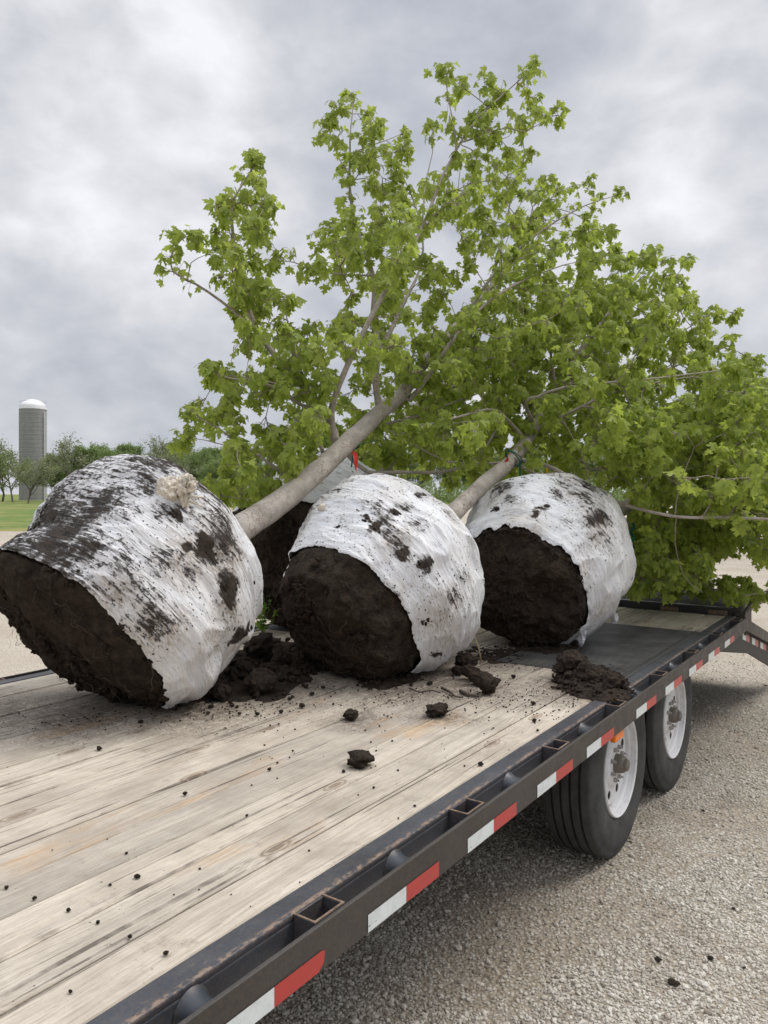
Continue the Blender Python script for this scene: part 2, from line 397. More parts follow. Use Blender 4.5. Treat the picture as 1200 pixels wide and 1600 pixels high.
def m_leaf(name, stops, trans=.56, tcol=(.50, .60, .10)):
    k = Mat(name); isl = k.island(); p = k.map()
    big = k.noise(p, 1.3, 3)
    f = k.m('ADD', k.m('MULTIPLY', isl, .62), k.m('MULTIPLY', big, .40), clamp=True)
    c = k.ramp(f, *stops)
    k.set(col=c, rough=.48, spec=.35)
    t = k.n('ShaderNodeBsdfTranslucent'); k.put(t.inputs[0], k.mix(.55, c, tcol))
    ms = k.n('ShaderNodeMixShader'); ms.inputs[0].default_value = trans
    k.L.new(k.b.outputs[0], ms.inputs[1]); k.L.new(t.outputs[0], ms.inputs[2]); k.L.new(ms.outputs[0], k.out.inputs[0])
    return k.mat
def m_gravel():
    k = Mat('gravel'); p = k.map()
    cell = k.n('ShaderNodeTexVoronoi', feature='F1'); cell.inputs['Scale'].default_value = 62; k.put(cell.inputs[0], p)
    c2 = k.n('ShaderNodeTexVoronoi', feature='F1'); c2.inputs['Scale'].default_value = 26; k.put(c2.inputs[0], p)
    sep = k.n('ShaderNodeSeparateColor'); k.put(sep.inputs[0], cell.outputs['Color'])
    rv = sep.outputs[0]
    stone = k.ramp(rv, (0, (.33, .295, .245)), (.5, (.50, .46, .395)), (1, (.66, .62, .55)))
    edge = k.ramp(cell.outputs['Distance'], (.25, 0), (.62, .8))
    c = k.mix(edge, stone, (.29, .245, .185))
    big = k.noise(p, .9, 6, .62); med = k.noise(p, 4.2, 5, .62); wide = k.noise(p, .16, 4, .5)
    c = k.mix(k.ramp(big, (.46, 0), (.66, .55)), c, (.27, .215, .16))
    c = k.mix(k.ramp(med, (.60, 0), (.76, .6)), c, (.12, .088, .064))
    c = k.mix(k.ramp(wide, (.4, 0), (.65, .55)), c, (.50, .435, .35))
    h = k.m('SUBTRACT', 1.0, cell.outputs['Distance']); h = k.m('ADD', h, k.m('MULTIPLY', c2.outputs['Distance'], -.5))
    return k.set(col=c, rough=.9, spec=.2, normal=k.bump(h, .8, .012))
def m_stone():
    k = Mat('crushed_stone'); isl = k.island(); p = k.map()
    c = k.ramp(isl, (0, (.26, .225, .18)), (.22, (.43, .395, .34)), (.6, (.58, .545, .475)), (1, (.68, .64, .57)))
    c = k.mix(k.ramp(k.noise(p, 60, 4), (.45, 0), (.75, .4)), c, (.22, .18, .135))
    big = k.noise(p, .9, 6, .62); med = k.noise(p, 4.2, 5, .62)
    c = k.mix(k.ramp(big, (.46, 0), (.66, .45)), c, (.27, .215, .16))
    c = k.mix(k.ramp(med, (.60, 0), (.76, .7)), c, (.12, .088, .064))
    return k.set(col=c, rough=.85, spec=.25)
def m_grass():
    k = Mat('lawn_grass'); p = k.map()
    a = k.noise(p, .25, 5, .6); b = k.noise(k.map((1, 1, 1)), 3, 5, .7)
    c = k.ramp(b, (.3, (.085, .135, .035)), (.7, (.15, .21, .06)))
    c = k.mix(k.ramp(a, (.46, 0), (.60, .9)), c, (.26, .225, .085))
    return k.set(col=c, rough=.9, spec=.1, normal=k.bump(b, .6, .05))
M = {}
M['wood'] = m_wood()
M['rail'] = m_blacksteel('rail_paint', (.028, .027, .025), rough=.45, amt=.3)
M['steel'] = m_blacksteel('channel_paint', (.024, .029, .037), rough=.30, amt=.35)
M['rusty'] = m_blacksteel('rusty_cut_edge', (.028, .027, .027), edge=(.30, .19, .12), rough=.55, amt=1.0)
M['rusty'] = m_simple('rusty_cut_edge', (.17, .115, .080), .7, var=.5, scale=60)
M['under'] = m_simple('underbody_paint', (.012, .012, .012), .6)
M['rubber'] = m_rubber(); M['rim'] = m_rim()
M['tape_w'] = m_tape('reflective_white', (.62, .66, .66)); M['tape_r'] = m_tape('reflective_red', (.42, .035, .03))
M['soil'] = m_soil(); M['clod'] = m_soil('loose_soil', (.013, .010, .008), (.062, .046, .035), 60)
M['bark'] = m_bark(col=(.42, .375, .33)); M['twig'] = m_bark('twig_bark', (.27, .23, .19)); M['limb'] = m_bark('limb_bark', (.36, .32, .28))
M['root'] = m_simple('root_fibre', (.060, .044, .031), .85, var=.6)
M['leaf'] = m_leaf('maple_leaf', ((0, (.170, .225, .038)), (.35, (.250, .320, .054)), (.7, (.330, .400, .074)), (.93, (.41, .455, .11)), (1.0, (.36, .25, .09))))
M['gravel'] = m_gravel(); M['stone'] = m_stone(); M['grass'] = m_grass()
M['orange'] = m_simple('amber_lens', (.75, .17, .01), .25, var=.1)
M['hub'] = m_simple('hub_metal', (.15, .135, .11), .5, .2, var=.15, scale=12)
M['nut'] = m_simple('painted_nut', (.32, .30, .28), .55, .2, var=.4, scale=30)
M['hole'] = m_simple('dark_recess', (.008, .008, .008), .8)
M['green_rope'] = m_simple('green_twine', (.004, .10, .055), .7); M['red_ribbon'] = m_simple('red_ribbon', (.62, .02, .015), .5, var=.1)
M['orange_ribbon'] = m_simple('orange_ribbon', (.75, .13, .03), .5, var=.1); M['yellow_ribbon'] = m_simple('yellow_ribbon', (.75, .55, .02), .5, var=.1)
M['knot'] = m_simple('cream_plastic', (.56, .50, .41), .55, var=.25, scale=25, bump=.6, bscale=45)
M['silo_c'] = None
def m_tread():
    k = Mat('tread_plate'); p = k.map()
    w = k.n('ShaderNodeTexBrick'); w.offset = .5; w.inputs['Scale'].default_value = 1; w.inputs['Mortar Size'].default_value = .0028
    w.inputs['Brick Width'].default_value = .026; w.inputs['Row Height'].default_value = .012; w.inputs['Color1'].default_value = (1,1,1,1); w.inputs['Color2'].default_value = (1,1,1,1); w.inputs['Mortar'].default_value = (0,0,0,1)
    k.put(w.inputs[0], k.map(rot=(0, 0, R(90))))
    n1 = k.noise(p, 4, 6, .65); n2 = k.noise(p, 70, 4, .7)
    c = k.ramp(n1, (.3, (.026, .027, .029)), (.7, (.062, .059, .054)))
    c = k.mix(k.ramp(n2, (.60, 0), (.72, .5)), c, (.13, .11, .085))
    c = k.mix(k.m('MULTIPLY', w.outputs[0], .35), c, (.10, .10, .10))
    return k.set(col=c, rough=.55, spec=.45, normal=k.bump(w.outputs[0], .8, .004))
M['tread'] = m_tread()
def m_silo():
    k = Mat('silo_staves'); w = k.n('ShaderNodeTexBrick'); w.inputs['Scale'].default_value = 1; w.inputs['Mortar Size'].default_value = .05
    w.inputs['Brick Width'].default_value = .75; w.inputs['Row Height'].default_value = .38
    w.inputs['Color1'].default_value = (.25, .25, .25, 1); w.inputs['Color2'].default_value = (.30, .295, .29, 1); w.inputs['Mortar'].default_value = (.20, .20, .20, 1)
    k.put(w.inputs[0], k.tc.outputs['UV'])
    n1 = k.noise(k.map((1, 1, .12)), 1.2, 5, .65)
    return k.set(col=k.mix(k.ramp(n1, (.4, 0), (.7, .5)), w.outputs[0], (.33, .325, .31)), rough=.9, normal=k.bump(w.outputs[0], .4, .05))

# ================================================================== GROUND
g = MB(); g.add([(-900, -900, 0), (900, -900, 0), (900, 900, 0), (-900, 900, 0)], [(0, 1, 2, 3)])
tag(g.build('ground', M['gravel']), kind='structure')
g = MB()
pl = [P(-900, 829, 34), P(90, 829, 34), P(150, 800, 68), P(500, 786, 110), P(900, 786, 110), P(1180, 785, 118), P(1500, 785, 118), P(2600, 785, 120)]
pl = [Vector((p.x, p.y, .004)) for p in pl]
n0 = len(pl); out = [Vector((p.x, p.y, .004)) for p in [P(-1200, 770, 800), P(90, 770, 800), P(150, 770, 800), P(500, 770, 800), P(900, 770, 800), P(1180, 770, 800), P(1500, 770, 800), P(2600, 770, 800)]]
g.add(pl+out, [(i, i+1, n0+i+1, n0+i) for i in range(n0-1)])
tag(g.build('grass_field', M['grass']), kind='structure')

# crushed stones lying loose on the near ground
def stones():
    rnd = random.Random(3)
    t = (1+5**.5)/2
    ico = [Vector(q).normalized() for q in ((-1,t,0),(1,t,0),(-1,-t,0),(1,-t,0),(0,-1,t),(0,1,t),(0,-1,-t),(0,1,-t),(t,0,-1),(t,0,1),(-t,0,-1),(-t,0,1))]
    fc = [(0,11,5),(0,5,1),(0,1,7),(0,7,10),(0,10,11),(1,5,9),(5,11,4),(11,10,2),(10,7,6),(7,1,8),(3,9,4),(3,4,2),(3,2,6),(3,6,8),(3,8,9),(4,9,5),(2,4,11),(6,2,10),(8,6,7),(9,8,1)]
    import numpy as np
    npr = np.random.RandomState(4)
    base = np.array([tuple(v) for v in ico]); F = np.array(fc)
    protos = []
    for i in range(24):
        b = base*npr.uniform(.72, 1.2, (12, 1)); b = b*np.array([1, npr.uniform(.6, .95), npr.uniform(.5, .8)]); protos.append(b)
    V = []; FF = []; off = 0; cnt = 0
    bands = [(2.2, 3.2, 13500), (3.2, 4.6, 9000), (4.6, 6.6, 4200), (6.6, 9.5, 900)]
    for z0, z1, dens in bands:
        zc = (z0+z1)/2; umin = -.45 if z1 < 5 else -.1
        area = (z1-z0)*(zc*(.56-umin)); n = int(area*dens)
        for i in range(n):
            Z = rnd.uniform(z0, z1); r = rnd.uniform(umin, .56)*Z
            p = FW*Z + RT*r
            if p.x < -2.3: continue
            q = noise.noise(Vector((p.x*1.3, p.y*1.3, 2)))+.5*noise.noise(Vector((p.x*4, p.y*4, 7)))
            if q < -.12 and rnd.random() < .72: continue
            s = (rnd.uniform(.0028, .0068) if rnd.random() < .88 else rnd.uniform(.0068, .011) if rnd.random() < .93 else rnd.uniform(.011, .016))
            b = protos[rnd.randrange(24)]*s
            a = rnd.random()*6.283; c, sn = math.cos(a), math.sin(a); tl = rnd.uniform(-.5, .5)
            x = b[:, 0]*c-b[:, 1]*sn; y = b[:, 0]*sn+b[:, 1]*c; z = b[:, 2]+x*tl*.6
            V.append(np.stack([x+p.x, y+p.y, z+s*.30], 1)); FF.append(F+off); off += 12; cnt += 1
    V = np.concatenate(V).astype('f4'); FF = np.concatenate(FF).astype('i4')
    me = bpy.data.meshes.new('loose_stones'); me.vertices.add(len(V)); me.vertices.foreach_set('co', V.ravel())
    me.loops.add(FF.size); me.loops.foreach_set('vertex_index', FF.ravel())
    me.polygons.add(len(FF)); me.polygons.foreach_set('loop_start', np.arange(len(FF), dtype='i4')*3)
    me.update(calc_edges=True); me.polygons.foreach_set('use_smooth', [False]*len(FF))
    me.materials.append(M['stone']); o = bpy.data.objects.new('loose_gravel', me); COL.objects.link(o)
    tag(o, 'pale crushed stones lying loose on the ground beside the trailer', 'gravel', kind='stuff')
    print('stones', cnt)
stones()

# ================================================================== TRAILER
ZD = .85                       # top of the rub rails and boards
XR, XC, XW = -.965, -1.033, -1.094
XL = -3.47
Y0, Y1 = -3.2, 5.70
T = empty('flatbed_trailer', (-2.2, 3.0, 0))
tag(T, 'black steel flatbed trailer with weathered plank deck and striped side rail', 'trailer')
# boards
b = MB(); w = .1362; x = XW; i = 0
rb = random.Random(5)
while x > XL+.13+.03:
    x1 = max(x-w, XL+.13)
    dz = rb.uniform(-.0015, .0015)
    gap = rb.choice((.0018, .0026, .0042, .0022))
    segs = [(Y0, Y1-.02)]
    if x > -1.75-.01: segs = [(Y0, 3.50), (4.935, Y1-.02)]
    for (a, c) in segs:
        sg = 10; ys = [a+(c-a)*q/sg for q in range(sg+1)]
        x0_, x1_ = x1+gap, x-gap; ch = .003
        vs = []; fs = []
        for y in ys:
            vs += [(x0_, y, ZD-.04), (x0_, y, ZD+dz-ch), (x0_+ch, y, ZD+dz), (x1_-ch, y, ZD+dz), (x1_, y, ZD+dz-ch), (x1_, y, ZD-.04)]
        for q in range(sg):
            for e in range(5):
                A = q*6+e; fs.append((A, A+6, A+7, A+1)) 
        fs.append((0, 1, 2, 3, 4, 5)); fs.append(tuple(sg*6+e for e in (5, 4, 3, 2, 1, 0)))
        b.add(vs, fs)
    x = x1; i += 1
b.build('deck_boards', M['wood'], T)
# side channels
def channel(sgn, xo, xi):
    m = MB(); m.box(min(xo, xi), max(xo, xi), Y0, Y1, ZD-.011, ZD+.0035)
    xw = xo if sgn > 0 else xo
    m.box(*( (xo-.008, xo) if sgn > 0 else (xo, xo+.008) ), Y0, Y1, ZD-.15, ZD-.0115)
    m.box(*( (xo-.06, xo-.0085) if sgn > 0 else (xo+.0085, xo+.06) ), Y0, Y1, ZD-.15, ZD-.14)
    return m.build('side_channel', M['chan'], T, bevel=.0035, seg=2)
def m_channel():
    M_ = m_blacksteel('edge_channel_paint', (.030, .036, .046), rough=.34, amt=.3)
    nt = M_.node_tree; b_ = nt.nodes['Principled BSDF']; k = Mat.__new__(Mat); k.mat = M_; k.nt = nt; k.N = nt.nodes; k.L = nt.links; k.b = b_; k.tc = k.n('ShaderNodeTexCoord')
    old = b_.inputs['Base Color'].links[0].from_socket
    sx = k.n('ShaderNodeSeparateXYZ'); k.put(sx.inputs[0], k.tc.outputs['Object'])
    d = k.m('ABSOLUTE', k.m('SUBTRACT', sx.outputs[0], XC+2.2-.006))
    n1 = k.noise(k.map((1, .6, 1)), 90, 5, .7); n2 = k.noise(k.map((1, .5, 1)), 6, 3)
    line = k.m('MULTIPLY', k.ramp(d, (.002, 1), (.008, 0)), k.ramp(k.m('ADD', k.m('MULTIPLY', n1, .7), k.m('MULTIPLY', n2, .3)), (.46, 0), (.54, 1)))
    topm = k.m('GREATER_THAN', sx.outputs[2], ZD-.003); line = k.m('MULTIPLY', line, topm)
    sc_ = k.ramp(k.noise(k.map((1, .22, 1)), 70, 5, .75), (.62, 0), (.66, .7))
    dust = k.ramp(k.noise(k.map((1, .5, 1)), 22, 5, .7), (.48, 0), (.75, .4))
    c = k.mix(k.m('MULTIPLY', dust, topm), old, (.10, .10, .10)); c = k.mix(k.m('MULTIPLY', sc_, topm), c, (.15, .11, .085)); c = k.mix(line, c, (.24, .165, .115))
    k.put(b_.inputs['Base Color'], c); return M_
M['chan'] = m_channel()
channel(1, XC, XW+.0005); channel(-1, XL+.068, XL+.1295)
def rail(x0, x1):
    m = MB(); m.box(x0, x1, Y0, Y1-.03, ZD-.09, ZD); return m.build('rub_rail', M['rail'], T, bevel=.0018, seg=2)
rail(XR-.0105, XR); rail(XL, XL+.0105)
# stake pockets and pipe spools in the gap
def pocket(yc, right=True):
    m = MB(); t = .0045; hy = .047
    if right: xa, xb = XC+.0005, XR-.011
    else: xa, xb = XL+.011, XL+.0675
    z0, z1 = ZD-.085, ZD+.002
    m.box(xa, xb, yc-hy, yc-hy+t, z0, z1); m.box(xa, xb, yc+hy-t, yc+hy, z0, z1)
    m.box(xb-t, xb, yc-hy+t, yc+hy-t, z0, z1); m.box(xa, xa+t, yc-hy+t, yc+hy-t, z0, z1)
    m.build('stake_pocket', M['steel'], T, bevel=.001);
    m = MB(); zt = z1+.0002; zu = z1+.0022; e_ = .0004
    m.box(xa, xb+e_, yc-hy-e_, yc-hy+t, zt, zu); m.box(xa, xb+e_, yc+hy-t, yc+hy+e_, zt, zu); m.box(xb-t, xb+e_, yc-hy+t, yc+hy-t, zt, zu)
    m.build('pocket_rim', M['rusty'], T)
def spool(yc, right=True):
    m = MB()
    if right: xa, xb = XC+.001, XR-.0107
    else: xa, xb = XL+.0107, XL+.067
    m.lathe([(xa, .041), (xa+.008, .036), (xa+.02, .031), (xb-.008, .030), (xb, .035)], 24, 'x', (0, yc, ZD-.045))
    m.lathe([(xa, .020), (xa, .041)], 24, 'x', (0, yc, ZD-.045)); 
    m.build('pipe_spool', M['steel'], T, smooth=True, autosm=50)
for k_ in range(-3, 8):
    pocket(1.209+.622*k_)
    if 1.209+.622*k_-.311 < 5.5: spool(.898+.622*k_)
for k_ in range(1, 8): pocket(1.209+.622*k_, False); spool(.898+.622*k_, False)
# reflective tape
def tape(y0, y1, red, z0=ZD-.0875, z1=ZD-.0495, x=XR, name=None, notch=False):
    m = MB()
    if notch: m.add([(x+.0016, y0, z0), (x+.0016, y1-.02, z0), (x+.0016, y1-.004, z0+.012), (x+.0016, y1, z1-.004), (x+.0016, y1-.012, z1), (x+.0016, y0, z1)], [(0, 1, 2, 3, 4, 5)])
    else: m.add([(x+.0016, y0, z0), (x+.0016, y1, z0), (x+.0016, y1, z1), (x+.0016, y0, z1)], [(0, 1, 2, 3)])
    o = m.build('reflective_strip', M['tape_r' if red else 'tape_w'], T)
    o['label'] = 'red reflective tape' if red else 'white reflective tape'
for i_, y in enumerate((-.86, -.42, .01, .446, .884, 1.322, 1.762, 2.205, 2.632, 3.21, 3.655, 4.10, 4.535, 4.97)):
    tape(y, y+.148, False); tape(y+.1485, y+.294, True, notch=(i_ == 4))
# tread plate over the wheels
m = MB(); m.box(-1.752, XW-.001, 3.502, 4.933, ZD-.006, ZD+.004); tp_ = m.build('tread_plate', M['tread'], T, bevel=.001)
m = MB(); y = 3.515
while y < 4.915: m.box(-1.745, XW-.034, y, y+.011, ZD+.0042, ZD+.0075); y += .026
M['rib'] = m_simple('worn_rib_steel', (.095, .092, .086), .5, var=.45, scale=7)
g_ = m.build('tread_ribs', M['rib'], tp_, loc=(0, 0, 0))
for v in g_.data.vertices: v.co -= T.location
m = MB(); m.box(XW-.030, XW-.024, 3.50, 4.935, ZD+.0045, ZD+.0075); m.build('plate_seam', M['steel'], T)
m = MB(); m.box(-3.40, -2.81, 3.502, 4.933, ZD+.002, ZD+.008); m.build('tread_plate', M['tread'], T, bevel=.001)
# beams
m = MB()
for xx in (-1.75, -2.70):
    m.box(xx-.06, xx+.06, Y0, Y1+.2, ZD-.052, ZD-.042); m.box(xx-.006, xx+.006, Y0, Y1+.2, ZD-.29, ZD-.0525); m.box(xx-.06, xx+.06, Y0, Y1+.2, ZD-.30, ZD-.2905)
m.build('main_beam', M['under'], T)
y = Y0+.2
while y < Y1-.1:
    if not (3.3 < y < 4.95):
        m = MB(); m.box(XL+.08, XC-.01, y, y+.05, ZD-.115, ZD-.0415); m.build('crossmember', M['under'], T)
    y += .41
m = MB(); m.box(XL+.08, XC-.01, Y1-.05, Y1-.001, ZD-.16, ZD-.0415)
m.box(XL+.06, XC-.012, Y1-.018, Y1, ZD-.0413, ZD+.001)
m.build('rear_crossbar', M['under'], T)
# beavertail
def tail():
    ty0, ty1 = Y1-.035, 7.6; sl = -.25
    m = MB()
    def plate(x0, x1, pts):
        v = [(x0, y, z) for y, z in pts]+[(x1, y, z) for y, z in pts]; n = len(pts)
        m.add(v, [tuple(range(n)), tuple(range(2*n-1, n-1, -1))]+[(i, (i+1) % n+0, (i+1) % n+n, i+n)[::-1] for i in range(n)])
    for x0, x1 in ((XR-.0125, XR+.0005), (XL, XL+.0125)):
        m = MB(); plate(x0, x1, [(ty0+.005, ZD+.001), (ty1, ZD+sl*(ty1-ty0)), (ty1, ZD-.075+sl*(ty1-ty0)), (ty0+.005, ZD-.082)])
        m.build('tail_rail', M['rail'], T)
    for x0, x1 in ((XR-.05, XR-.035), (XL+.035, XL+.05)):
        m = MB(); plate(x0, x1, [(4.9, ZD-.10), (5.55, ZD-.088), (ty1, ZD-.02+sl*(ty1-ty0)), (ty1, ZD-.27+sl*(ty1-ty0)), (6.0, ZD-.30)])
        m.build('tail_beam', M['under'], T)
    m = MB()
    m.box(-3.4, XR-.06, 5.72, 7.55, -.02, 0, M=Matrix.Translation((0, 5.72, ZD-.06))@Matrix.Rotation(math.atan(sl), 4, 'X')@Matrix.Translation((0, -5.72, 0)))
    m.build('tail_deck', M['under'], T)
    for k in range(3):
        for red in (False, True):
            mm = MB(); ya = 5.74+k*.36+(.135 if red else 0); yb = ya+.13; x = XR-.0338
            zf = lambda y: ZD-.088+sl*(y-ty0)
            mm.add([(x, ya, zf(ya)-.05), (x, yb, zf(yb)-.05), (x, yb, zf(yb)-.002), (x, ya, zf(ya)-.002)], [(0, 1, 2, 3)])
            o = mm.build('reflective_strip', M['tape_r' if red else 'tape_w'], T); o['label'] = 'red reflective tape' if red else 'white reflective tape'
tail()
# folded ramps over the tail
def ramp(xa, xb):
    m = MB(); ya, yb = 5.80, 6.90; za, zb = ZD+.035, ZD+.085
    for x in (xa, xb-.05): m.box(x, x+.05, ya, yb, za-.06, za+.012)
    m.box(xa+.0505, xb-.0505, ya, ya+.06, za-.06, za+.006); m.box(xa+.0505, xb-.0505, yb-.06, yb, za-.06, za+.006)
    m.box(xa+.0505, xb-.0505, ya+.0605, yb-.0605, za-.02, za-.004)
    o = m.build('ramp', M['steel'], T, bevel=.002)
    m = MB(); y = ya+.075
    while y < yb-.08:
        m.box(xa+.055, xb-.055, y, y+.014, za-.003, za+.008); y += .034
    g_ = m.build('grating', M['tread'], o, loc=(0,0,0))
    for v in g_.data.vertices: v.co -= T.location
    for x in (xa+.1, (xa+xb)/2, xb-.2):
        m = MB(); m.lathe([(x, 0), (x, .022), (x+.12, .022), (x+.12, 0)], 12, 'x', (0, ya-.045, za-.03))
        h_ = m.build('hinge', M['rusty'], o, loc=(0,0,0))
        for v in h_.data.vertices: v.co -= T.location
ramp(-2.08, -1.02); ramp(-3.42, -2.34)
m = MB(); m.box(-1.06, -.985, 5.76, 5.80, ZD-.08, ZD+.018); m.box(-1.0, -.988, 5.80, 6.02, ZD-.14, ZD+.03)
m.build('ramp_bracket', M['rail'], T, bevel=.003)
m = MB(); m.tube([(-1.00, 5.82, ZD+.01), (-.975, 5.98, ZD+.09), (-.975, 6.10, ZD+.10)], .012, 8); m.build('ramp_latch', M['steel'], T, smooth=True)
# marker lamp
m = MB(); m.box(XR-.036, XR-.013, 2.99, 3.10, ZD-.134, ZD-.092); lm = m.build('marker_lamp', M['orange'], T, bevel=.006, seg=2)
lm['label'] = 'amber side marker lamp'
# wheels
def wheel(xo, yc, out=1):
    RR = .425; zc = RR-.008; wd = .235; xo_ = xo
    E = empty('wheel', (0, 0, 0)); E.parent = T; E.location = Vector((xo, yc, zc))-T.location
    def bl(m, name, mat, **k): return m.build(name, mat, E, loc=(0, 0, 0), **k)
    s = -out    # inwards
    # tyre profile with four grooves
    prof = [(s*.030, .232), (s*.008, .245), (-s*.004, .290), (-s*.006, .340), (s*.000, .378), (s*.006, .388), (s*.007, .402), (s*.014, .415)]
    e0, e1 = .018, wd-.018; ribs = 5; gw = .013; rw = (e1-e0-gw*(ribs-1))/ribs; a = e0
    for r_ in range(ribs):
        crown = lambda q: RR - .010*((q-wd/2)/(wd/2))**2
        prof += [(s*a, crown(a)), (s*(a+rw), crown(a+rw))]
        if r_ < ribs-1: prof += [(s*(a+rw+.001), RR-.020), (s*(a+rw+gw-.001), RR-.020)]
        a += rw+gw
    prof += [(s*(wd-.012), .410), (s*wd, .375), (s*(wd+.004), .30), (s*(wd-.02), .235)]
    m = MB(); m.lathe(prof, 120, 'x'); ty = bl(m, 'tyre', M['rubber'], smooth=True, autosm=35)
    # rim: flange, drop, disc with eight hand holes
    m = MB(); m.lathe([(s*.030, .240), (s*.004, .241), (-s*.001, .236), (s*.004, .229), (s*.030, .224), (s*.036, .214), (s*.062, .206), (s*.20, .21)], 96, 'x')
    m.lathe([(s*.066, .206), (s*.052, .198), (s*.044, .188)], 96, 'x')
    nh = 8; ri, ro, xd = .112, .188, s*.044
    hr = .0215; hc = .149; ns = 8
    for h in range(nh):
        a0 = 2*math.pi*h/nh; a1 = 2*math.pi*(h+1)/nh; am = (a0+a1)/2
        outer = []
        def pp(r, a): return Vector((xd - s*.0*(ro-r), r*math.cos(a), r*math.sin(a)))
        for q in range(ns): outer.append(pp(ro, a0+(a1-a0)*q/ns))
        for q in range(ns): outer.append(pp(ro+(ri-ro)*q/ns, a1))
        for q in range(ns): outer.append(pp(ri, a1+(a0-a1)*q/ns))
        for q in range(ns): outer.append(pp(ri+(ro-ri)*q/ns, a0))
        c_ = Vector((xd, hc*math.cos(am), hc*math.sin(am)))
        inner = []
        for p in outer:
            d = (p-c_); d.x = 0; inner.append(c_+d.normalized()*hr)
        deep = [p+Vector((s*.004, 0, 0)) for p in inner]
        n = len(outer)
        m.add(outer+inner+deep, [(i, (i+1) % n, n+(i+1) % n, n+i) for i in range(n)]+[(n+i, n+(i+1) % n, 2*n+(i+1) % n, 2*n+i) for i in range(n)])
    m.lathe([(s*.044, .112), (s*.034, .104), (s*.030, .096), (s*.030, .040)], 48, 'x')
    rm = bl(m, 'rim', M['rim'], smooth=True, autosm=40)
    m = MB(); m.lathe([(s*.085, 0), (s*.085, .205)], 48, 'x'); bl(m, 'brake_drum', M['hole'])  # drum as flat disc; its near-black colour paints the shade behind the hand holes
    m = MB(); m.lathe([(s*.031, .046), (s*.006, .043), (-s*.004, .040), (-s*.013, .034), (-s*.013, .029), (-s*.026, .027), (-s*.029, .021), (-s*.029, 0)], 32, 'x')
    bl(m, 'hub', M['hub'], smooth=True, autosm=35)
    for q in range(8):
        a = 2*math.pi*(q+.5)/8; m = MB()
        m.lathe([(s*.030, .0105), (s*.016, .0105), (s*.014, .006), (s*.006, .005), (s*.006, 0)], 6, 'x', (0, .076*math.cos(a), .076*math.sin(a))); bl(m, 'lug_nut', M['nut'])
    return E
for yc in (3.62, 4.59):
    wheel(-1.152, yc, 1); wheel(-3.27, yc, -1)
m = MB()
for yc in (3.62, 4.59):
    m = MB(); m.tube([(-3.2, yc, .417), (-1.3, yc, .417)], .045, 12); m.box(-2.62, -2.55, yc-.3, yc+.3, .36, .50); m.box(-1.85, -1.78, yc-.3, yc+.3, .36, .50)
    m.build('axle', M['under'], T)

# ================================================================== SOIL CLODS
def clod_mesh(mb, c, r, seed, sub=2, flat=.75, amp=.35):
    bm = bmesh.new(); bmesh.ops.create_icosphere(bm, subdivisions=sub, radius=1)
    o = Vector((seed*3.1, seed*1.7, seed*.9)); rn = random.Random(seed)
    sx, sy = rn.uniform(.8, 1.3), rn.uniform(.8, 1.3); zmin = 9
    pts = []
    for v in bm.verts:
        d = v.co.normalized(); k = 1+amp*(noise.noise(d*1.3+o)+.55*noise.noise(d*3.2+o)+.3*noise.noise(d*7+o))
        q = Vector((d.x*k*sx, d.y*k*sy, d.z*k*flat))*r; pts.append(q); zmin = min(zmin, q.z)
    fs = [tuple(v.index for v in f.verts) for f in bm.faces]
    mb.add([Vector(c)+q-Vector((0, 0, zmin+r*.03)) for q in pts], fs); bm.free()
def deckpt(u, v, z=ZD):
    Z = (H-z)*1200/(v-770); return P(u, v, Z)
def add_clod(u, v, px, label, sub=3, seed=1, z=ZD+.002, cat='soil clod', flat=.75, amp=.38):
    p = deckpt(u, v, z); Z = (H-z)*1200/(v-770); r = px/1200*Z/2*.92
    m = MB(); clod_mesh(m, p, r, seed, sub, flat, amp)
    o = m.build('soil_clod', M['clod'], smooth=sub > 2)
    return tag(o, label, cat, 'soil clods scattered on the trailer boards')
add_clod(548, 1124, 23, 'round dark soil clod alone on the boards in front of the middle root ball', seed=11, sub=4)
add_clod(683, 1118, 33, 'ragged dark soil clod lying nearest the chain of clods at mid deck', seed=12, sub=4, flat=.6, amp=.5)
add_clod(563, 1197, 34, 'jagged dark soil clod lowest down among the large ones, at centre deck', seed=23, sub=4, flat=.7, amp=.42)
add_clod(728, 1046, 38, 'large crumbly clod topping the chain of clods beside the middle ball', seed=14, sub=4, flat=.7, amp=.45)
add_clod(737, 1062, 30, 'middle clod in the chain of clods beside the middle ball', seed=15, sub=4)
add_clod(716, 1054, 20, 'small round clod left of the chain of clods', seed=16)
add_clod(762, 1084, 30, 'tall clod at the lower right end of the chain of clods', seed=19, sub=4, flat=1.0)
add_clod(750, 1070, 28, 'dark clod joining the lower end of the chain of clods', seed=20, sub=4)
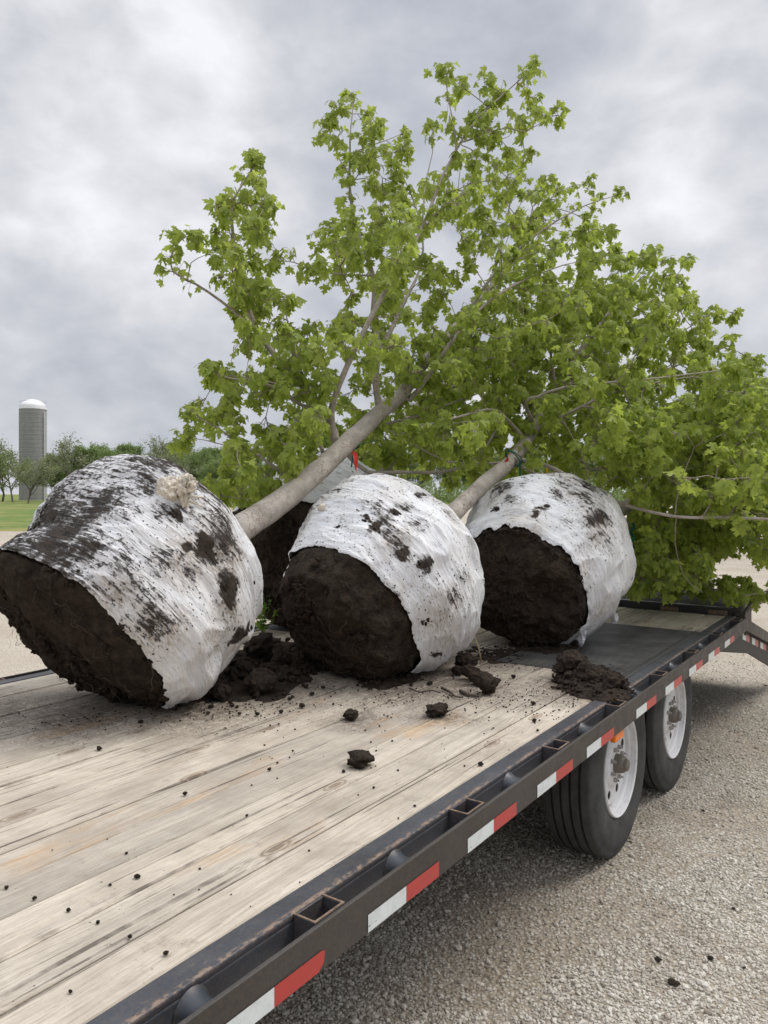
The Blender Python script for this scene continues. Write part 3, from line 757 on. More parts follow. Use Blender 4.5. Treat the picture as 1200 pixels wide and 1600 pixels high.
small = [(672, 1070, 11, 'small clod at the end of the thin root by the middle ball'), (751, 1196, 12, 'small round clod on the board edge, nearest the steel rail above the second stake pocket'),
    (155, 1172, 12, 'lone small clod on the boards below the front root ball'), (421, 1204, 9, 'small clod left of the jagged low clod'), (537, 1207, 8, 'tiny clod just left of the jagged low clod'),
    (289, 1242, 10, 'upright little clod on a board seam at left centre of the deck'), (214, 1372, 12, 'largest crumb of the near boards, above the row of small crumbs'), (172, 1384, 7, 'tiny crumb close left of the largest crumb on the near boards'),
    (10, 1389, 10, 'first crumb of the slanting row, at the left edge of the view'), (54, 1406, 10, 'second crumb from the left in the slanting row'), (107, 1424, 10, 'third crumb from the left in the slanting row'),
    (153, 1443, 9, 'fourth crumb from the left in the slanting row'), (203, 1466, 10, 'fifth crumb from the left in the slanting row'), (259, 1492, 11, 'last crumb of the slanting row, nearest the steel edge'),
    (110, 1551, 9, 'crumb at the bottom of the deck, lowest in the view'), (835, 1128, 10, 'small round clod on the boards below the heap on the black plate'), (833, 1101, 9, 'small clod on the boards just under the heap on the black plate'),
    (840, 1143, 7, 'tiny clod nearest the steel edge, below the heap on the plate'), (472, 1106, 13, 'small clod off the right tip of the broad soil spill'), (487, 1086, 10, 'clod just above the one at the right tip of the broad spill'),
    (505, 1076, 9, 'clod between the broad spill and the middle ball foot'), (453, 1094, 10, 'clod at the right rim of the broad soil spill'), (402, 1118, 10, 'middle one of three clods below the broad soil spill'),
    (374, 1117, 9, 'left one of three clods below the broad soil spill'), (439, 1114, 9, 'right one of three clods below the broad soil spill'), (802, 1060, 11, 'flat dark clod between the clod chain and the heap on the plate'),
    (275, 1110, 10, 'clod just right of the foot of the front root ball'), (325, 1116, 9, 'clod under the left end of the broad soil spill'), (220, 1130, 9, 'small clod straight below the foot of the front root ball')]
for i, (u, v, px, lab) in enumerate(small):
    add_clod(u, v, px*.74, lab, seed=40+i, sub=3, amp=.4)
def pile(name, label, pts, hgt, seed, z=ZD, big=(), nclod=120, cat='soil heap', sz=(.003, .016)):
    """pts: footprint in photo pixels on the deck; mound with a noisy top, clods worked into one mesh"""
    W_ = [deckpt(u, v, z) for u, v in pts]; n = len(W_); c = sum(W_, Vector())/n
    rn = random.Random(seed); m = MB()
    na, nr = 72, 22; vs = [c+UP*.0]; 
    def rad(a):
        best = 0
        d = Vector((math.cos(a), math.sin(a), 0))
        for i in range(n):
            p, q = W_[i]-c, W_[(i+1) % n]-c
            e = q-p; den = d.x*(-e.y)+d.y*e.x
            if abs(den) < 1e-9: continue
            t = (p.x*(-e.y)+p.y*e.x)/den; s_ = (d.x*p.y-d.y*p.x)/den
            if t > 0 and -.001 <= s_ <= 1.001: best = max(best, t)
        return best
    rr = [rad(2*math.pi*i/na) for i in range(na)]
    def hz(p, f):
        k = max(0, 1-f*f); q = noise.noise(Vector((p.x*6, p.y*6, seed)))*.7+noise.noise(Vector((p.x*17, p.y*17, seed+4)))*.5+noise.noise(Vector((p.x*45, p.y*45, seed+9)))*.28
        return max(-.004, hgt*(k**.7)*(.62+.75*q)+.010*q-.003*(f > .9))
    vs = [c+UP*hz(c, 0)]
    for j in range(1, nr+1):
        f = j/nr
        for i in range(na):
            a = 2*math.pi*i/na; r = rr[i]*f*(1+.16*noise.noise(Vector((math.cos(a)*3, math.sin(a)*3, seed)))+.10*noise.noise(Vector((math.cos(a)*9, math.sin(a)*9, seed))))
            p = c+Vector((math.cos(a)*r, math.sin(a)*r, 0)); q = p.copy(); q.z = z+hz(p, f); vs.append(q)
    vs[0].z = z+hgt*.8
    fs = [(0, 1+i, 1+(i+1) % na) for i in range(na)]
    for j in range(nr-1):
        for i in range(na):
            A = 1+j*na; fs.append((A+i, A+na+i, A+na+(i+1) % na, A+(i+1) % na))
    m.add(vs, fs)
    for i in range(nclod):
        a = rn.random()*6.283; f = rn.random()**.5*1.12; r = rr[int(a/6.2832*na) % na]*f
        p = c+Vector((math.cos(a)*r, math.sin(a)*r, 0)); q = p.copy(); q.z = z+max(0, hz(p, min(1, f))-.004)
        clod_mesh(m, q, rn.uniform(*sz)*(1 if f < .9 else .5), seed*100+i, 2, .8, .4)
    for u, v, px, up in big:
        p = deckpt(u, v, z); p.z += up; clod_mesh(m, p, px/1200*(H-z)*1200/(v-770)/2, int(u), 3, .8, .45)
    for i in range(nclod//5):
        a = rn.random()*6.283; r = rr[int(a/6.2832*na) % na]*rn.random()
        p = c+Vector((math.cos(a)*r, math.sin(a)*r, 0)); p.z = z+max(.003, hz(p, .5))
        d = Vector((rn.uniform(-1, 1), rn.uniform(-1, 1), rn.uniform(-.1, .3)))*.04
        m.tube([p-d, p+Vector((0, 0, .006)), p+d*1.1], .0012, 4)
    return tag(m.build(name, M['clod']), label, cat)
pile('soil_heap', 'broad dark soil spill between the front root ball and the middle one', [(300, 1100), (400, 1098), (450, 1085), (480, 1060), (520, 1040), (480, 1010), (420, 990), (395, 1000), (360, 1040), (250, 1085)], .058, 21, nclod=460,
     big=((410, 1085, 44, 0), (345, 1095, 30, 0), (440, 1050, 34, .02), (405, 1040, 40, .03), (380, 1070, 34, .02)), sz=(.003, .020))
pile('soil_heap', 'low crumbled soil along the foot of the middle root ball', [(560, 1075), (600, 1077), (640, 1072), (660, 1060), (640, 1045), (600, 1040), (565, 1050)], .045, 22, nclod=90)
pile('soil_heap', 'dark soil heap with roots on the black plate by the rail', [(868, 1075), (905, 1090), (950, 1097), (985, 1090), (975, 1062), (945, 1045), (905, 1035), (872, 1040)], .055, 23, nclod=380,
     big=((893, 1062, 46, 0), (925, 1074, 40, .0), (955, 1078, 32, 0)), z=ZD+.004)
pile('soil_heap', 'thin soil scatter at the foot of the far root ball', [(800, 1018), (840, 1026), (900, 1026), (915, 1008), (860, 1000), (800, 1004)], .03, 24, nclod=60)
pile('soil_heap', 'thin dirt smear on boards just left of the black plate', [(700, 1020), (760, 1040), (815, 1036), (850, 1024), (800, 1012), (740, 1008)], .004, 25, nclod=190, sz=(.002, .007))
# crumbs
m = MB(); rn = random.Random(77)
spots = [((380, 1105), 130, 28, 240), ((150, 1125), 120, 14, 90), ((620, 1085), 110, 26, 190), ((760, 1080), 90, 36, 170), ((860, 1095), 70, 28, 130), ((600, 1180), 230, 75, 60), ((300, 1330), 300, 150, 16), ((780, 1030), 90, 16, 180)]
for (cu, cv), su, sv_, n in spots:
    for i in range(n):
        u = rn.gauss(cu, su*.5); v = max(1000, rn.gauss(cv, sv_*.6)); p = deckpt(u, v, ZD+.001)
        if not (XL+.15 < p.x < XW-.01): continue
        r = rn.choice((.0015, .002, .0028, .004)); clod_mesh(m, p, r, i+1, 1, .8, .3)
tag(m.build('soil_crumbs', M['clod']), 'fine dark soil crumbs sprinkled over the deck boards', 'soil crumbs', kind='stuff')
for i_, (u, v, px, lab) in enumerate([(1028, 1500, 22, 'upright dark soil clod on the gravel, left of the pair at lower right'), (1110, 1498, 20, 'dark soil clod on the gravel near the right edge of the view'), (1052, 1537, 30, 'flat brown clod on the gravel at lower right'), (1163, 1512, 14, 'small dark clod on the gravel at the far lower right'), (1098, 1267, 12, 'small clod on the gravel just behind the rear wheel'), (1146, 1420, 12, 'tiny brown clod on the open gravel at right')]):
    p = deckpt(u, v, .004); Z = H*1200/(v-770); m = MB(); clod_mesh(m, p, px/1200*Z/2*.42, 300+i_, 4, .35, .5)
    tag(m.build('soil_clod', M['clod'], smooth=True), lab, 'soil clod', 'soil clods dropped on the gravel')
# loose roots on the deck
def root_on_deck(pts, r, label, mat='root'):
    m = MB(); q = []
    for u, v in pts: p = deckpt(u, v, ZD+.006); q.append(p+UP*.004)
    m.tube(q, [r*(1-.5*i/len(q)) for i in range(len(q))], 6, jit=.2); tag(m.build('broken_root', M[mat], smooth=True), label, 'root', 'broken roots on the deck')
root_on_deck([(690, 1076), (702, 1082), (712, 1090), (724, 1091)], .006, 'short forked root left of the chain of clods')
root_on_deck([(719, 1081), (732, 1087), (748, 1089)], .008, 'thick root fragment touching the chain of clods')
root_on_deck([(640, 1077), (655, 1083), (675, 1080), (688, 1084)], .004, 'thin root fragment at the foot of the middle ball')
M['straw'] = m_simple('dry_straw', (.38, .29, .17), .8)
m = MB(); p0 = deckpt(752, 1036); m.tube([p0+UP*.004, p0+UP*.07-RT*.012, p0+UP*.17-RT*.045+FW*.02], [.004, .0035, .002], 6); tag(m.build('straw_stalk', M['straw'], smooth=True), 'pale dry stalk leaning up beside the middle root ball', 'stalk')

# ================================================================== BALLED TREES
def interp(prof, s):
    for (a, ra), (b, rb_) in zip(prof, prof[1:]):
        if s <= b:
            t = (s-a)/(b-a); t2 = t*t*(3-2*t)*.35+t*.65; return ra+(rb_-ra)*t2
    return prof[-1][1]
def fbm(p, o=4):
    s = 0; a = 1
    for i in range(o): s += a*noise.noise(p); p = p*2.07+Vector((3.1, 1.7, 5.3)); a *= .5
    return s
def rootball(T_, C, axis, Lb, prof, edge, wmat, seed, wrapoff=.013, roots=60, dirtdir=None, dirtthr=.3, nclump=160, bottom=ZD, soil_amp=.020, tears=(), ridges=(), rag_=1.0):
    """soil ball as a surface of revolution about the trunk axis (local z), film shell from s=edge(theta) to the top"""
    ax = axis.normalized(); xh = UP.cross(ax).normalized(); yh = ax.cross(xh).normalized()    # local y points mostly up
    Rm = Matrix((xh, yh, ax)).transposed(); q = Rm.to_quaternion()
    if (Rm@Vector((0, 0, 1))-ax).length > 1e-3: q = ax.to_track_quat('Z', 'Y')
    Rm = q.to_matrix()
    so = Vector((seed*7.3, seed*2.1, seed*5.7))
    lump = lambda d: .045*noise.noise(d*1.6+so)+.022*noise.noise(d*3.7+so)
    def pt(th, s, off=0, fine=0):
        r = interp(prof, s); d = Vector((math.cos(th), math.sin(th), (s-.5)*1.6))
        k = 1+lump(d)*1.6 if r > .02 else 1
        p = Vector((math.cos(th)*(r*k+off), math.sin(th)*(r*k+off), (s-.5)*Lb))
        for (rt, rs_, ra, wt, ws) in ridges:
            dth = (th-rt+math.pi) % (2*math.pi)-math.pi; g0 = ra*math.exp(-(dth/wt)**2-((s-rs_)/ws)**2); p.x += math.cos(th)*g0; p.y += math.sin(th)*g0
        if fine:
            f = fbm(p*9+so, 4)*fine
            p += Vector((math.cos(th), math.sin(th), (s-.5)*1.5)).normalized()*f
        return p
    def flatten(p, C_):
        w = C_+Rm@p
        if w.z < bottom+.03: w.z = bottom+.002+max(0, (w.z-bottom+.04))*.30*1.0
        return Rm.transposed()@(w-C_)
    # rest on the deck
    zmin = min((Rm@pt(2*math.pi*i/60, s/20, wrapoff)).z for i in range(60) for s in range(21))
    C = Vector(C); C.z = bottom-zmin-.035
    C0 = C
    NT, NS = 320, 96
    m = MB(); vs = []; fs = []
    # bottom face (dish with rough soil), then the side
    NF = 64
    for j in range(NF):
        f = (j+.0)/NF
        for i in range(NT):
            th = 2*math.pi*i/NT; e = pt(th, 0); p = Vector((e.x*f, e.y*f, e.z-.05*(1-f*f)))
            p.z -= fbm(p*6+so, 6)*soil_amp*1.7+abs(noise.noise(p*16+so))*soil_amp*.7; p.x += noise.noise(p*30+so)*.004
            vs.append(flatten(p, C0))
    for j in range(NS+1):
        s = j/NS
        for i in range(NT):
            th = 2*math.pi*i/NT; u_ = max(0, min(1, (edge(th)+.02-s)/.05)); vs.append(flatten(pt(th, s, -.012*(1-u_), soil_amp*(.12+.88*u_)), C0))
    rows = NF+NS+1
    for j in range(rows-1):
        for i in range(NT):
            i2 = (i+1) % NT; fs.append((j*NT+i, j*NT+i2, (j+1)*NT+i2, (j+1)*NT+i))
    m.add(vs, fs)
    ball = m.build('root_ball', M['soil'], T_, smooth=True, loc=C-T_.location, rot=q)
    # film
    m = MB(); vs = []; fs = []; NW = 130; NTW = 400
    for j in range(NW+1):
        for i in range(NTW):
            th = 2*math.pi*i/NTW; s0 = edge(th)+rag_*.013*noise.noise(Vector((math.cos(th)*3.1, math.sin(th)*3.1, seed)))+rag_*.007*noise.noise(Vector((math.cos(th)*8, math.sin(th)*8, seed+3)))+.006*noise.noise(Vector((math.cos(th)*27, math.sin(th)*27, seed+6)))
            s0 = max(-.02, s0); f = j/NW; s = s0+(1-s0)*f
            p = pt(th, max(s, 0), wrapoff)
            if s < 0: p.x *= 1+s*.5; p.y *= 1+s*.5; p.z -= .004
            # folds run round the ball and slant, gathered bands
            sl = th*.35; w = p.z*1.0+.05*math.sin(th+seed)
            fold = .0065*noise.noise(Vector((math.cos(th)*1.6, math.sin(th)*1.6, w*26+seed)))+.0028*noise.noise(Vector((math.cos(th)*3.4, math.sin(th)*3.4, w*70+seed)))
            fold += .010*noise.noise(Vector((math.cos(th)*2.3, math.sin(th)*2.3, w*7+seed*2)))
            for fq, am, sl_ in ((9, .010, .10), (17, .006, -.07), (5, .010, .2)):
                rg = noise.noise(Vector((math.cos(th)*1.4, math.sin(th)*1.4, (p.z+sl_*math.sin(th+1.3))*fq+seed*fq))); fold += am*(max(0, 1-abs(rg)*5)**1.5)*(.3+abs(noise.noise(Vector((math.cos(th)*2, math.sin(th)*2, seed+fq)))))*1.6
            if j == 0: fold -= .008
            if j == 1: fold += .002
            p += Vector((math.cos(th), math.sin(th), 0))*fold
            vs.append(flatten(p, C0))
    for j in range(NW):
        for i in range(NTW):
            i2 = (i+1) % NTW
            sm_ = (edge(2*math.pi*i/NTW)+(1-edge(2*math.pi*i/NTW))*(j+.5)/NW)
            cut = False
            for (tc_, ts, tr, tw) in tears:
                dth = (2*math.pi*i/NTW-tc_+math.pi) % (2*math.pi)-math.pi
                dd = (dth*.5/tw)**2+((sm_-ts)*Lb/tr)**2
                if dd*(1+.9*noise.noise(Vector((i*.15, j*.22, seed)))) < 1: cut = True
            if not cut: fs.append((j*NTW+i, j*NTW+i2, (j+1)*NTW+i2, (j+1)*NTW+i))
    m.add(vs, fs)
    film = m.build('plastic_wrap', wmat, ball, smooth=True, loc=(0, 0, 0))
    # lumps of soil stuck to the film
    rn = random.Random(seed*13+1); m = MB(); made = 0; tries = 0
    while made < nclump and tries < nclump*60:
        tries += 1
        th = rn.random()*2*math.pi; e = edge(th); s = rn.uniform(e, .97); p = pt(th, max(0, s), wrapoff-.003)
        g_ = noise.noise(p*2.6+so*2)*.45+noise.noise(p*7+so)*.35
        for d_, st_ in dirtdir or (): g_ += p.dot(Vector(d_).normalized())*st_
        if g_ < dirtthr: continue
        nrm = Vector((math.cos(th), math.sin(th), 0)); r = rn.choice((.002, .0025, .003, .004, .005, .007, .010))*rn.uniform(.8, 1.3)
        bm = bmesh.new(); bmesh.ops.create_icosphere(bm, subdivisions=2 if r < .012 else 3, radius=1); o_ = Vector((made*1.3, 0, seed))
        t1 = nrm.cross(Vector((0, 0, 1))); sx = rn.uniform(.8, 1.9)
        pts = []
        for v in bm.verts:
            d = v.co; k = 1+.45*noise.noise(d*1.8+o_)+.3*noise.noise(d*4.5+o_)
            pts.append(flatten(p+(t1*d.x*sx+Vector((0, 0, 1))*d.y*.75+nrm*d.z*.5)*k*r, C0))
        m.add(pts, [tuple(v.index for v in f.verts) for f in bm.faces]); bm.free(); made += 1
    if made: m.build('stuck_soil', M['clod'], ball, smooth=True, loc=(0, 0, 0))['kind'] = 'stuff'
    m = MB()
    for i in range(420):
        th = rn.random()*6.283; f = (rn.random()**.5)*1.0
        if rn.random() < .75: e = pt(th, 0); p = Vector((e.x*f, e.y*f, e.z-.05*(1-f*f)-.004)); nn_ = Vector((0, 0, -1))
        else: p = pt(th, rn.uniform(0, max(.02, edge(th)))); nn_ = Vector((math.cos(th), math.sin(th), 0))
        g_ = noise.noise(p*5+so)
        if g_ < -.05 and rn.random() < .8: continue
        r_ = rn.choice((.003, .004, .006, .008, .012, .016))*rn.uniform(.8, 1.2); bm = bmesh.new(); bmesh.ops.create_icosphere(bm, subdivisions=2 if r_ < .01 else 3, radius=1); o_ = Vector((i*1.1, 3, seed)); pts = []
        for v in bm.verts:
            d = v.co; k = 1+.5*noise.noise(d*1.7+o_)+.35*noise.noise(d*4.2+o_); pts.append(flatten(p+d*k*r_, C0))
        m.add(pts, [tuple(v.index for v in f_.verts) for f_ in bm.faces]); bm.free()
    m.build('soil_crust', M['soil'], ball, smooth=True, loc=(0, 0, 0))['kind'] = 'stuff'
    # fibrous roots sticking out of the soil face
    m = MB()
    for i in range(roots):
        th = rn.random()*6.283; f = rn.random()**.5
        if rn.random() < .7: e = pt(th, 0); p = Vector((e.x*f, e.y*f, e.z-.052*(1-f*f)-.004)); nrm = Vector((0, 0, -1))
        else: p = pt(th, rn.uniform(0, max(.02, edge(th))), 0); nrm = Vector((math.cos(th), math.sin(th), 0))
        d = Vector((rn.gauss(0, 1), rn.gauss(0, 1), rn.gauss(0, 1))); d = (d-nrm*d.dot(nrm)).normalized(); L_ = rn.uniform(.03, .16); pts = []
        nn_ = 8
        for k in range(nn_):
            t = k/(nn_-1); w = Vector((noise.noise(Vector((i, t*3, 0))), noise.noise(Vector((i, t*3, 5))), noise.noise(Vector((i, t*3, 9)))))*.05
            pts.append(flatten(p+d*L_*t+nrm*(.006+.035*math.sin(t*3)*rn.uniform(.2, .6))+w*t, C0))
        r = rn.choice((.0005, .0006, .0008, .0013)); m.tube(pts, [r*(1-.6*k/nn_) for k in range(nn_)], 4, cap=False)
    m.build('roots', M['root'], ball, loc=(0, 0, 0))['kind'] = 'stuff'
    return ball, C, Rm, pt

# ---- branching
class Skel:
    def __init__(s): s.p = []; s.par = []; s.path = []; s.paths = []; s.leafy = []
    def add(s, pts, par, r0, r1, leafy=0.0, kind='limb', keep=True):
        """pts continue from node par; returns node ids"""
        ids = []; prev = par
        for q in pts:
            s.p.append(Vector(q)); s.par.append(prev); s.path.append(len(s.paths)); prev = len(s.p)-1; ids.append(prev)
        s.paths.append(dict(ids=ids, par=par, r0=r0, r1=r1, leafy=leafy, kind=kind)); return ids
    def near(s, q): return min(range(len(s.p)), key=lambda i: (s.p[i]-q).length_squared)
def smooth_path(pts, step=.12, jit=.012, seed=0):
    P_ = [Vector(p) for p in pts]; out = []
    for i in range(len(P_)-1):
        a = P_[max(i-1, 0)]; b_ = P_[i]; c = P_[i+1]; d = P_[min(i+2, len(P_)-1)]
        n = max(2, int((c-b_).length/step))
        for k in range(n):
            t = k/n; t2 = t*t; t3 = t2*t
            out.append(.5*((2*b_)+(c-a)*t+(2*a-5*b_+4*c-d)*t2+(3*b_-a-3*c+d)*t3))
    out.append(P_[-1])
    return [p+Vector((noise.noise(p*4+Vector((seed, 0, 0))), noise.noise(p*4+Vector((0, seed, 3))), noise.noise(p*4+Vector((5, 0, seed)))))*jit*min(1, i*.5) for i, p in enumerate(out)]
LEAF_H = [(0, 0), (.10, -.08), (.40, -.17), (.35, -.02), (.32, .07), (.55, .12), (.76, .34), (.54, .36), (.52, .54), (.24, .42), (.24, .60), (.36, .76), (.15, .82), (0, 1.08)]
LEAF = LEAF_H+[(-x, y) for x, y in LEAF_H[::-1][1:-1]]
LC = (0, .22)
class Leaves:
    def __init__(s): s.v = []; s.f = []
    def leaf(s, base, d, nrm, size, rn):
        d = d.normalized(); nrm = (nrm-d*nrm.dot(d)); nrm = nrm.normalized() if nrm.length > 1e-4 else d.orthogonal().normalized()
        x = d.cross(nrm); o = len(s.v); cup = rn.uniform(-.45, .60); dr = rn.uniform(.0, .95); tw = rn.uniform(-.5, .5); fo = rn.choice((.1, .3, .6, 1.0, 1.5))
        def w(px, py): return base+(x*px+d*py+nrm*(cup*px*px-dr*py*py*.6+tw*px*py-fo*abs(px)))*size
        s.v.append(tuple(w(*LC)))
        for q in LEAF: s.v.append(tuple(w(*q)))
        n = len(LEAF)
        for i in range(n): s.f.append((o, o+1+i, o+1+(i+1) % n))
def grow_leaves(sk, rn, dens=1.0, size=(.050, .088), tubes=None):
    lv = Leaves(); pet = MB()
    for pa in sk.paths:
        if pa['leafy'] <= 0: continue
        ids = pa['ids']; n = len(ids); 
        for k, i in enumerate(ids):
            f = (k+1)/n
            if f < 1-pa['leafy']: continue
            p = sk.p[i]; pr = sk.p[sk.par[i]] if sk.par[i] is not None else p-UP*.1
            t = (p-pr); t = t.normalized() if t.length > 1e-5 else UP.copy()
            tip = k == n-1
            reps = 3 if tip else (1 if rn.random() < dens+(.3 if pa['r0'] is not None and pa['leafy'] >= .5 and f > .35 else 0) else 0)
            for q_ in range(reps):
                a = rn.random()*6.283; side = t.orthogonal().normalized(); side = Quaternion(t, a)@side
                # short side shoot carrying opposite pairs
                shoot = (t*.7+side*.75+UP*.12).normalized() if not tip else (t+side*.45).normalized()
                Ls = rn.uniform(.015, .10) if not tip else rn.uniform(.03, .11)
                q = p+shoot*Ls
                if Ls > .03: pet.tube([p, (p+q)/2+UP*.004, q], [.0024, .002, .0014], 4, cap=False)
                for z in range(rn.choice((5, 6, 7, 8))):
                    bp = p+shoot*Ls*rn.uniform(.35, 1.0); aa = rn.random()*6.283
                    out_ = (Quaternion(shoot, aa)@shoot.orthogonal().normalized()+shoot*rn.uniform(-.1, .8)+UP*.15).normalized()
                    lp = rn.uniform(.022, .065); b2 = bp+out_*lp+Vector((0, 0, -.006))
                    pet.tube([bp, bp+out_*lp*.55+UP*.005, b2], [.0011, .0009, .0009], 3, cap=False)
                    d = (out_*rn.uniform(.3, .85)+Vector((0, 0, -1))*rn.uniform(.45, 1.5)+Vector((rn.gauss(0, .2), rn.gauss(0, .2), 0)))
                    nn = UP*rn.uniform(.4, 1)+out_*rn.uniform(.2, 1)+Vector((rn.gauss(0, .35), rn.gauss(0, .35), rn.gauss(0, .2)))
                    s_ = rn.uniform(*size)*(.72 if tip and rn.random() < .5 else 1)
                    lv.leaf(b2, d, nn, s_, rn)
    return lv, pet
def fill_targets(sk, targets, rn, r_tip=.0022, leafy=.75, maxlen=.95):
    """each target is reached by a curved shoot from the best-placed node"""
    for tg in targets:
        best = None; bc = 9e9
        for i, p in enumerate(sk.p):
            if sk.paths[sk.path[i]]['kind'] == 'trunk' and sk.ok_trunk is not None and i < sk.ok_trunk: continue
            d = tg-p; L_ = d.length
            if L_ > bc: continue
            if L_ < .02: bc = 0; break
            pr = sk.par[i]; t = (p-sk.p[pr]) if pr is not None else d
            cs = d.dot(t)/(L_*(t.length+1e-6))
            c = L_*(1.0+.9*max(0, .55-cs))
            if c < bc: bc = c; best = i
        if bc == 0 or best is None: continue
        p = sk.p[best]; d = tg-p; L_ = d.length
        if L_ > maxlen*1.6 and rn.random() < .5: continue
        pr = sk.par[best]; t = (p-sk.p[pr]).normalized() if pr is not None else d.normalized()
        side = d.cross(UP); c1 = p+(t*.35+d.normalized()*.25)*L_*.5; c2 = tg-d*.28+UP*.05*L_
        n = max(3, int(L_/.075)); pts = []
        for k in range(1, n+1):
            u = k/n; q = p*(1-u)**3+c1*3*u*(1-u)**2+c2*3*u*u*(1-u)+tg*u**3
            pts.append(q+Vector((rn.gauss(0, 1), rn.gauss(0, 1), rn.gauss(0, 1)))*.006)
        sk.add(pts, best, None, r_tip, leafy=min(1, leafy*(1 if L_ < .6 else .6/L_+.15)), kind='twig')
def build_skel(sk, T_, mats):
    n = len(sk.p); wt = [0]*n
    for pa in sk.paths: wt[pa['ids'][-1]] += 1
    for i in range(n-1, -1, -1):
        if sk.par[i] is not None: wt[sk.par[i]] += wt[i]
    trunk = MB(); limbs = MB(); twigs = MB()
    rad = [0]*n
    for pa in sk.paths:
        ids = pa['ids']; m_ = len(ids)
        for k, i in enumerate(ids):
            if pa['r0'] is not None: rad[i] = pa['r0']+(pa['r1']-pa['r0'])*(k/max(1, m_-1))**.8
            else:
                rad[i] = .0022*max(1, wt[i])**.42
                if pa['par'] is not None and rad[pa['par']] > 0: rad[i] = min(rad[i], rad[pa['par']]*.8)
        pts = [sk.p[i] for i in ids]; rr = [rad[i] for i in ids]
        if pa['par'] is not None: pts = [sk.p[pa['par']]]+pts; rr = [min(rr[0]*1.25, rad[pa['par']])]+rr
        if pa['kind'] == 'trunk': trunk.tube(pts, rr, 24, jit=.10)
        elif pa['kind'] == 'limb': limbs.tube(pts, rr, 10, jit=.12)
        else: twigs.tube(pts, rr, 5, cap=False)
    out = {}
    tr = trunk.build('trunk', mats[0], T_, smooth=True)
    if limbs.v: limbs.build('branches', mats[1], T_, smooth=True)
    return tr, twigs
def in_poly(u, v, poly):
    c = False; n = len(poly)
    for i in range(n):
        (a, b_), (e, f) = poly[i], poly[(i+1) % n]
        if (b_ > v) != (f > v) and u < (e-a)*(v-b_)/(f-b_)+a: c = not c
    return c
def sample_targets(poly, n, zf, sp, rn, mn=.16, z_min=1.05):
    us = [p[0] for p in poly]; vs = [p[1] for p in poly]; out = []; tries = 0
    while len(out) < n and tries < n*40:
        tries += 1
        u = rn.uniform(min(us), max(us)); v = rn.uniform(min(vs), max(vs))
        if not in_poly(u, v, poly): continue
        Z = zf(u, v)+rn.gauss(0, sp); p = P(u, v, max(3.2, Z))
        if p.z < z_min: continue
        if any((p-q).length < mn for q in out): continue
        out.append(p)
    return out
def tie(name, mat, a, b_, T_, w=.012, wav=.01):
    m = MB(); a = Vector(a); b_ = Vector(b_); n = 10; pts = []
    sd = RT
    vs = []
    for i in range(n+1):
        t = i/n; p = a+(b_-a)*t+sd*math.sin(t*7)*wav; tw = sd*math.cos(t*2)+FW*math.sin(t*2); hw = w*.5
        vs += [p-tw*hw, p+tw*hw, p+tw*hw+FW*.0015, p-tw*hw+FW*.0015]
    fs = []
    for i in range(n):
        A = i*4
        for k in range(4): fs.append((A+k, A+(k+1) % 4, A+4+(k+1) % 4, A+4+k))
    fs += [(0, 1, 2, 3), (n*4, n*4+3, n*4+2, n*4+1)]
    m.add(vs, fs); return m.build(name, M[mat], T_)
def coil(mb, c, ax, r, turns=3, th=.004, pitch=.012):
    ax = ax.normalized(); s = ax.orthogonal().normalized(); pts = []
    for i in range(turns*14+1):
        a = 2*math.pi*i/14; pts.append(c+ax*(i/14-turns/2)*pitch+(Quaternion(ax, a)@s)*r*(1+.08*math.sin(a*2.3)))
    mb.tube(pts, th, 5)
def knot_mesh(C, r, seed, squash=(1, 1, 1.25), fold=1.0):
    bm = bmesh.new(); bmesh.ops.create_icosphere(bm, subdivisions=5, radius=1); pts = []; o = Vector((seed, 0, 0))
    for v in bm.verts:
        d = v.co; a = math.atan2(d.y, d.x)
        k = 1+.30*fold*noise.noise(d*1.6+o)-.34*fold*abs(noise.noise(d*2.8+o))-.16*abs(noise.noise(d*6.5+o))+.05*math.sin(a*9+d.z*3)*(1-d.z*d.z)+.05*noise.noise(d*12+o)
        pts.append(Vector((d.x*squash[0], d.y*squash[1], d.z*squash[2]))*k*r)
    fs = [tuple(v.index for v in f.verts) for f in bm.faces]; bm.free()
    return [C+p for p in pts], fs

def surf(Rm, C, pt, ang, s, off): return C+Rm@pt(ang, s, off)
def cam_pick(Rm, C, pt, u, v, lo=.05, hi=.99, off=.02):
    best = None; bd = 1e9
    for i in range(180):
        for j in range(40):
            th = 2*math.pi*i/180; s = lo+(hi-lo)*j/39; w_ = surf(Rm, C, pt, th, s, off); q = w_-Vector((0, 0, H)); Z = q.dot(FW)
            uu = 600+1200*q.dot(RT)/Z; vv = 770-1200*q.z/Z; dd = math.hypot(uu-u, vv-v)+Z*6
            if dd < bd: bd = dd; best = (w_, th, s)
    return best
def picks(Rm, C, pt, lst):
    out = []
    for q in lst:
        w_, th, s_ = cam_pick(Rm, C, pt, q[0], q[1], off=.013); Z = (w_-Vector((0, 0, H))).dot(FW)
        out.append((tuple(Rm.transposed()@(w_-C)), q[2]/1200*Z)+tuple(q[3:]))
    return out
def film_of(b_): return [c for c in b_.children if c.name.startswith('plastic_wrap')][0]
